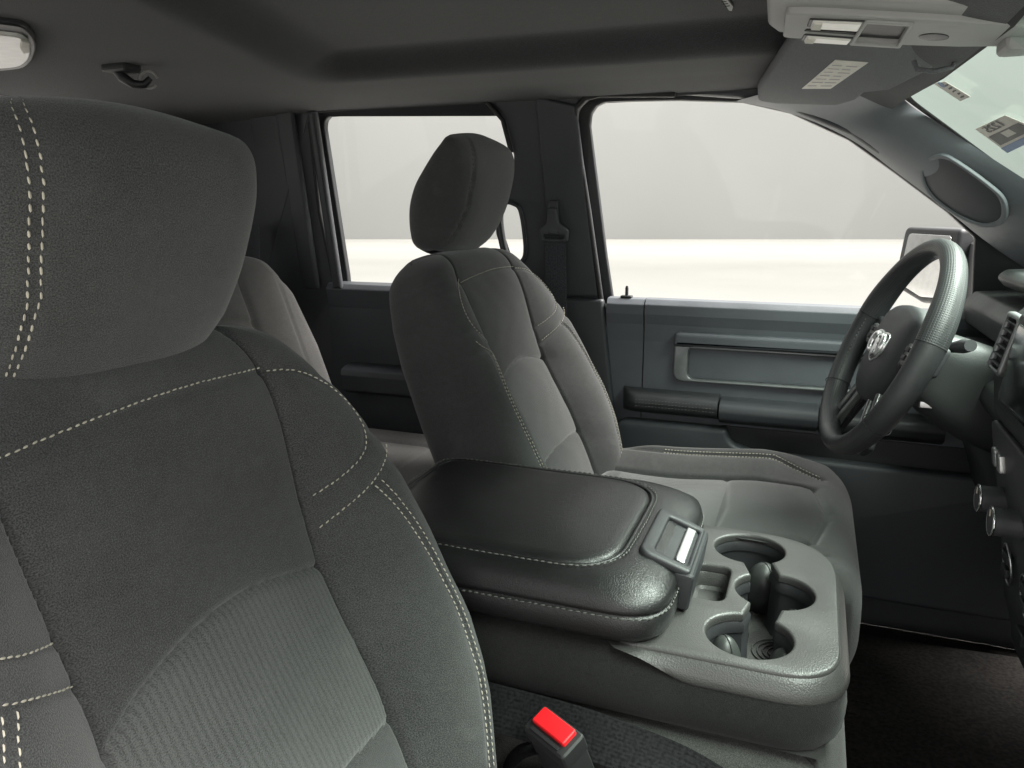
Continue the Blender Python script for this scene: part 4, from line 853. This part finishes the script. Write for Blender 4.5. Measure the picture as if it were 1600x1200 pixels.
# side spokes with switch pads, lower spokes with silver frames
for s in (-1, 1):
    sp_ = [(s*.050, .032), (s*.110, .034), (s*(RW-.006), .040), (s*(RW-.006), -.004), (s*.110, -.012), (s*.055, -.022)]
    sp_ = sp_ if s > 0 else sp_[::-1]
    plate('spoke', [rpoly(sp_, .008, 4)], .022, .006, swmap(-.030), M['plastic'], sw_root)
    pd = [(s*.074, .024), (s*.122, .026), (s*.128, .004), (s*.118, -.008), (s*.076, -.012)]; pd = pd if s > 0 else pd[::-1]
    sk_ = plate('switch_pad', [rpoly(pd, .007, 4)], .008, .0025, swmap(-.009), M['silver_paint'], sw_root)
    for (bx_, by_, w_, h_) in ((.090, .016, .016, .008), (.112, .016, .014, .008), (.090, .003, .016, .008), (.110, .003, .014, .008), (.098, -.006, .018, .005)):
        plate('switch_button', [rpoly([(s*bx_-w_/2, by_-h_/2), (s*bx_+w_/2, by_-h_/2), (s*bx_+w_/2, by_+h_/2), (s*bx_-w_/2, by_+h_/2)], .002, 3)], .005, .0012, swmap(-.003), M['plastic_d'], sk_)
    lw = [(s*.020, -.060), (s*.052, -.050), (s*.098, -.136), (s*.070, -.156)]; lw = lw[::-1] if s > 0 else lw
    lh = [(s*.036, -.072), (s*.052, -.066), (s*.086, -.130), (s*.070, -.140)]; lh = lh[::-1] if s > 0 else lh
    plate('spoke', [rpoly(lw, .006, 4), rpoly(lh, .006, 4)], .016, .0045, swmap(-.020), M['satin'], sw_root)
    plate('spoke_back', [rpoly(lw, .006, 4)], .010, .003, swmap(-.028), M['plastic_d'], sw_root)
# ------------------------------------------------------------------ steering column
col = empty('steering_column', tuple(SC-SN*.1), 'grey steering column cover with stalk behind the steering wheel', 'steering column')
rings = []
for d, w_, h_, dz_ in ((.030, .040, .040, 0), (.034, .052, .050, 0), (.060, .058, .058, -.002), (.10, .064, .066, -.006), (.15, .070, .072, -.008), (.20, .074, .074, -.006), (.30, .076, .076, 0)):
    r_ = []
    for k in range(40):
        t_ = 2*PI*k/40; e_ = 2/3.4; x_ = w_*np.sign(math.cos(t_))*abs(math.cos(t_))**e_; y_ = h_*np.sign(math.sin(t_))*abs(math.sin(t_))**e_; r_.append(sw(x_, y_+dz_, -d))
    rings.append(r_)
loft('column_shroud', rings, M['dash'], col, smooth=60)
tube('stalk', [sw(.05, .03, -.055), sw(.085, .040, -.05), sw(.13, .05, -.048), sw(.15, .054, -.047)], [.007, .007, .010, .008], M['plastic'], col, 12)
tube('stalk', [sw(-.05, .02, -.055), sw(-.085, .02, -.052), sw(-.14, .022, -.05), sw(-.16, .022, -.05)], [.008, .008, .011, .009], M['plastic'], col, 12)
box('tilt_lever', tuple(sw(.045, -.045, -.085)), (.04, .02, .012), M['satin'], col, .004)
# ------------------------------------------------------------------ dashboard
da = empty('dashboard', (.35, .85, 1.2), 'dark dashboard with silver edged vent, screen and knobs at the right edge', 'dashboard')
def dloft(name, prof, y0, y1, mat, parent=da, n=14, r=.012, crown=.0, smooth=50):
    pr = rpoly(prof, r, 5); rings = []
    for y in np.linspace(y0, y1, n): rings.append(np.stack([pr[:, 0], np.full(len(pr), y), pr[:, 1]+crown*(1-((y-.85)/.75)**2)], 1))
    return loft(name, rings, mat, parent, smooth=smooth)
dloft('dash_top', [(.74, 1.20), (.74, 1.37), (.56, 1.425), (.36, 1.438), (.285, 1.432), (.268, 1.412), (.275, 1.375), (.33, 1.34), (.40, 1.20)], .08, 1.635, M['dash'], crown=.006)
dloft('cluster_hood', [(.56, 1.40), (.52, 1.465), (.38, 1.487), (.30, 1.482), (.287, 1.470), (.30, 1.455), (.345, 1.44), (.36, 1.40)], 1.11, 1.49, M['dash'], r=.015)
dloft('cluster_face', [(.37, 1.34), (.37, 1.45), (.355, 1.45), (.335, 1.345)], 1.13, 1.47, M['screen'], r=.003)
dloft('knee_panel', [(.42, 1.345), (.275, 1.352), (.245, 1.338), (.238, 1.315), (.250, 1.296), (.34, 1.285), (.42, 1.285)], 1.075, 1.60, M['dash'], r=.014)
dloft('lower_panel', [(.44, 1.30), (.262, 1.296), (.262, 1.262), (.285, 1.17), (.32, 1.07), (.38, 1.03), (.44, 1.03)], 1.078, 1.60, M['dash'], r=.018)
dloft('glovebox_panel', [(.5, 1.38), (.30, 1.37), (.275, 1.32), (.285, 1.15), (.33, 1.02), (.5, 1.0)], .09, .62, M['dash'], r=.02)
# centre stack
stk = dloft('centre_stack', [(.5, 1.47), (.295, 1.478), (.245, 1.474), (.228, 1.455), (.215, 1.40), (.222, 1.34), (.238, 1.27), (.246, 1.20), (.262, 1.10), (.30, 1.00), (.36, .90), (.5, .88)], .635, 1.065, M['dash'], r=.014)
def face_x(z): return float(np.interp(z, [.90, 1.00, 1.10, 1.20, 1.27, 1.34, 1.40, 1.455], [.36, .30, .262, .246, .238, .222, .215, .228]))
fv_ = lambda y, z, c: (face_x(z)-c, y, z)
def fmapc(off): return lambda a_, b_, c: (face_x(b_)-off-c, a_, b_)
# vent beside the screen: silver frame, black box, slats
vz0, vz1 = 1.392, 1.462
plate('vent_frame', [rpoly([(1.000, vz0), (1.060, vz0), (1.062, vz1), (1.004, vz1)], .008), rpoly([(1.006, vz0+.006), (1.053, vz0+.006), (1.055, vz1-.006), (1.010, vz1-.006)], .005)], .010, .003, fmapc(-.002), M['silver_paint'], da)
plate('vent_back', [rpoly([(1.004, vz0+.004), (1.055, vz0+.004), (1.057, vz1-.004), (1.008, vz1-.004)], .004)], .002, .0004, fmapc(-.0005), M['black'], da)
for k in range(6):
    z = vz0+.012+k*.0095; box('vent_slat', (face_x(z)-.004, 1.031, z), (.008, .044, .0022), M['plastic'], da, .0008)
plate('screen_bezel', [rpoly([(.70, 1.36), (.992, 1.36), (.994, 1.468), (.70, 1.468)], .012)], .012, .004, fmapc(-.002), M['plastic_d'], da)
plate('screen', [rpoly([(.715, 1.372), (.975, 1.372), (.977, 1.458), (.715, 1.458)], .006)], .003, .001, fmapc(.0095), M['screen'], da)
plate('stack_trim', [rpoly([(.655, 1.035), (1.045, 1.035), (1.048, 1.335), (.655, 1.335)], .02)], .010, .004, fmapc(-.002), M['plastic'], da)
def knob(y, z, r, L):
    x0 = face_x(z)-.006; rings = []; n = 36; t_ = np.arange(n)*2*PI/n
    for f_, d in ((1.08, 0), (1.0, .003), (.98, L*.6), (.96, L-.003), (.90, L)): rings.append(np.stack([np.full(n, x0-d), y+r*f_*np.cos(t_)*(1+.012*np.cos(12*t_)), z+r*f_*np.sin(t_)*(1+.012*np.cos(12*t_))], 1))
    k = loft('knob', rings, M['plastic'], da, smooth=50)
    tube('knob_ring', np.stack([np.full(37, x0-L+.0015), y+r*.97*np.cos(np.linspace(0, 2*PI, 37)), z+r*.97*np.sin(np.linspace(0, 2*PI, 37))], 1), .0016, M['chrome'], k, 8)
    box('knob_pointer', (x0-L-.0006, y, z+r*.6), (.0015, .0015, r*.5), M['thread'], k, .0004)
for y, z in ((1.005, 1.245), (.93, 1.245), (.75, 1.245)): knob(y, z, .016, .030)
for y in (.985, .90): 
    tt = np.linspace(0, 2*PI, 37); tube('button_ring', np.stack([[face_x(1.175+.022*math.sin(q))-.009 for q in tt], y+.020*np.cos(tt), 1.175+.024*np.sin(tt)], 1), .0014, M['satin'], da, 8)
    for dz_ in (-.008, .008): box('button', (face_x(1.175)-.010, y, 1.175+dz_), (.006, .024, .011), M['plastic_d'], da, .002)
for y, z in ((1.015, 1.295), (.99, 1.295)): box('switch', (face_x(z)-.010, y, z), (.010, .016, .022), M['satin'], da, .003, rot=Matrix.Rotation(-.15, 3, 'Y'))
for y in (.80, .84, .88, .92): box('switch', (face_x(1.12)-.010, y, 1.12), (.008, .028, .014), M['plastic_d'], da, .002)
# ------------------------------------------------------------------ footwell
fm = empty('floor_mat', (.3, 1.3, .73), 'dark brown ribbed floor mat in the driver footwell', 'floor mat')
plate('mat', [rpoly([(.02, 1.06), (.52, 1.06), (.54, 1.58), (.02, 1.58)], .05)], .014, .005, lambda a_, b_, c: (a_, b_, .721+c+.10*max(0, a_-.35)), M['carpet'], fm)
for k in range(24): box('mat_rib', (.27, 1.10+k*.0195, .7375), (.36, .006, .005), M['carpet'], fm, .002)
pe = empty('brake_pedal', (.40, 1.30, .9), 'dark brake pedal hanging under the dashboard', 'pedal')
box('pedal_pad', (.37, 1.33, .90), (.014, .10, .06), M['rubber'], pe, .006, rot=Matrix.Rotation(-.5, 3, 'Y')); tube('pedal_arm', [(.38, 1.33, .91), (.44, 1.33, 1.02), (.46, 1.33, 1.15)], .008, M['plastic_d'], pe, 8)
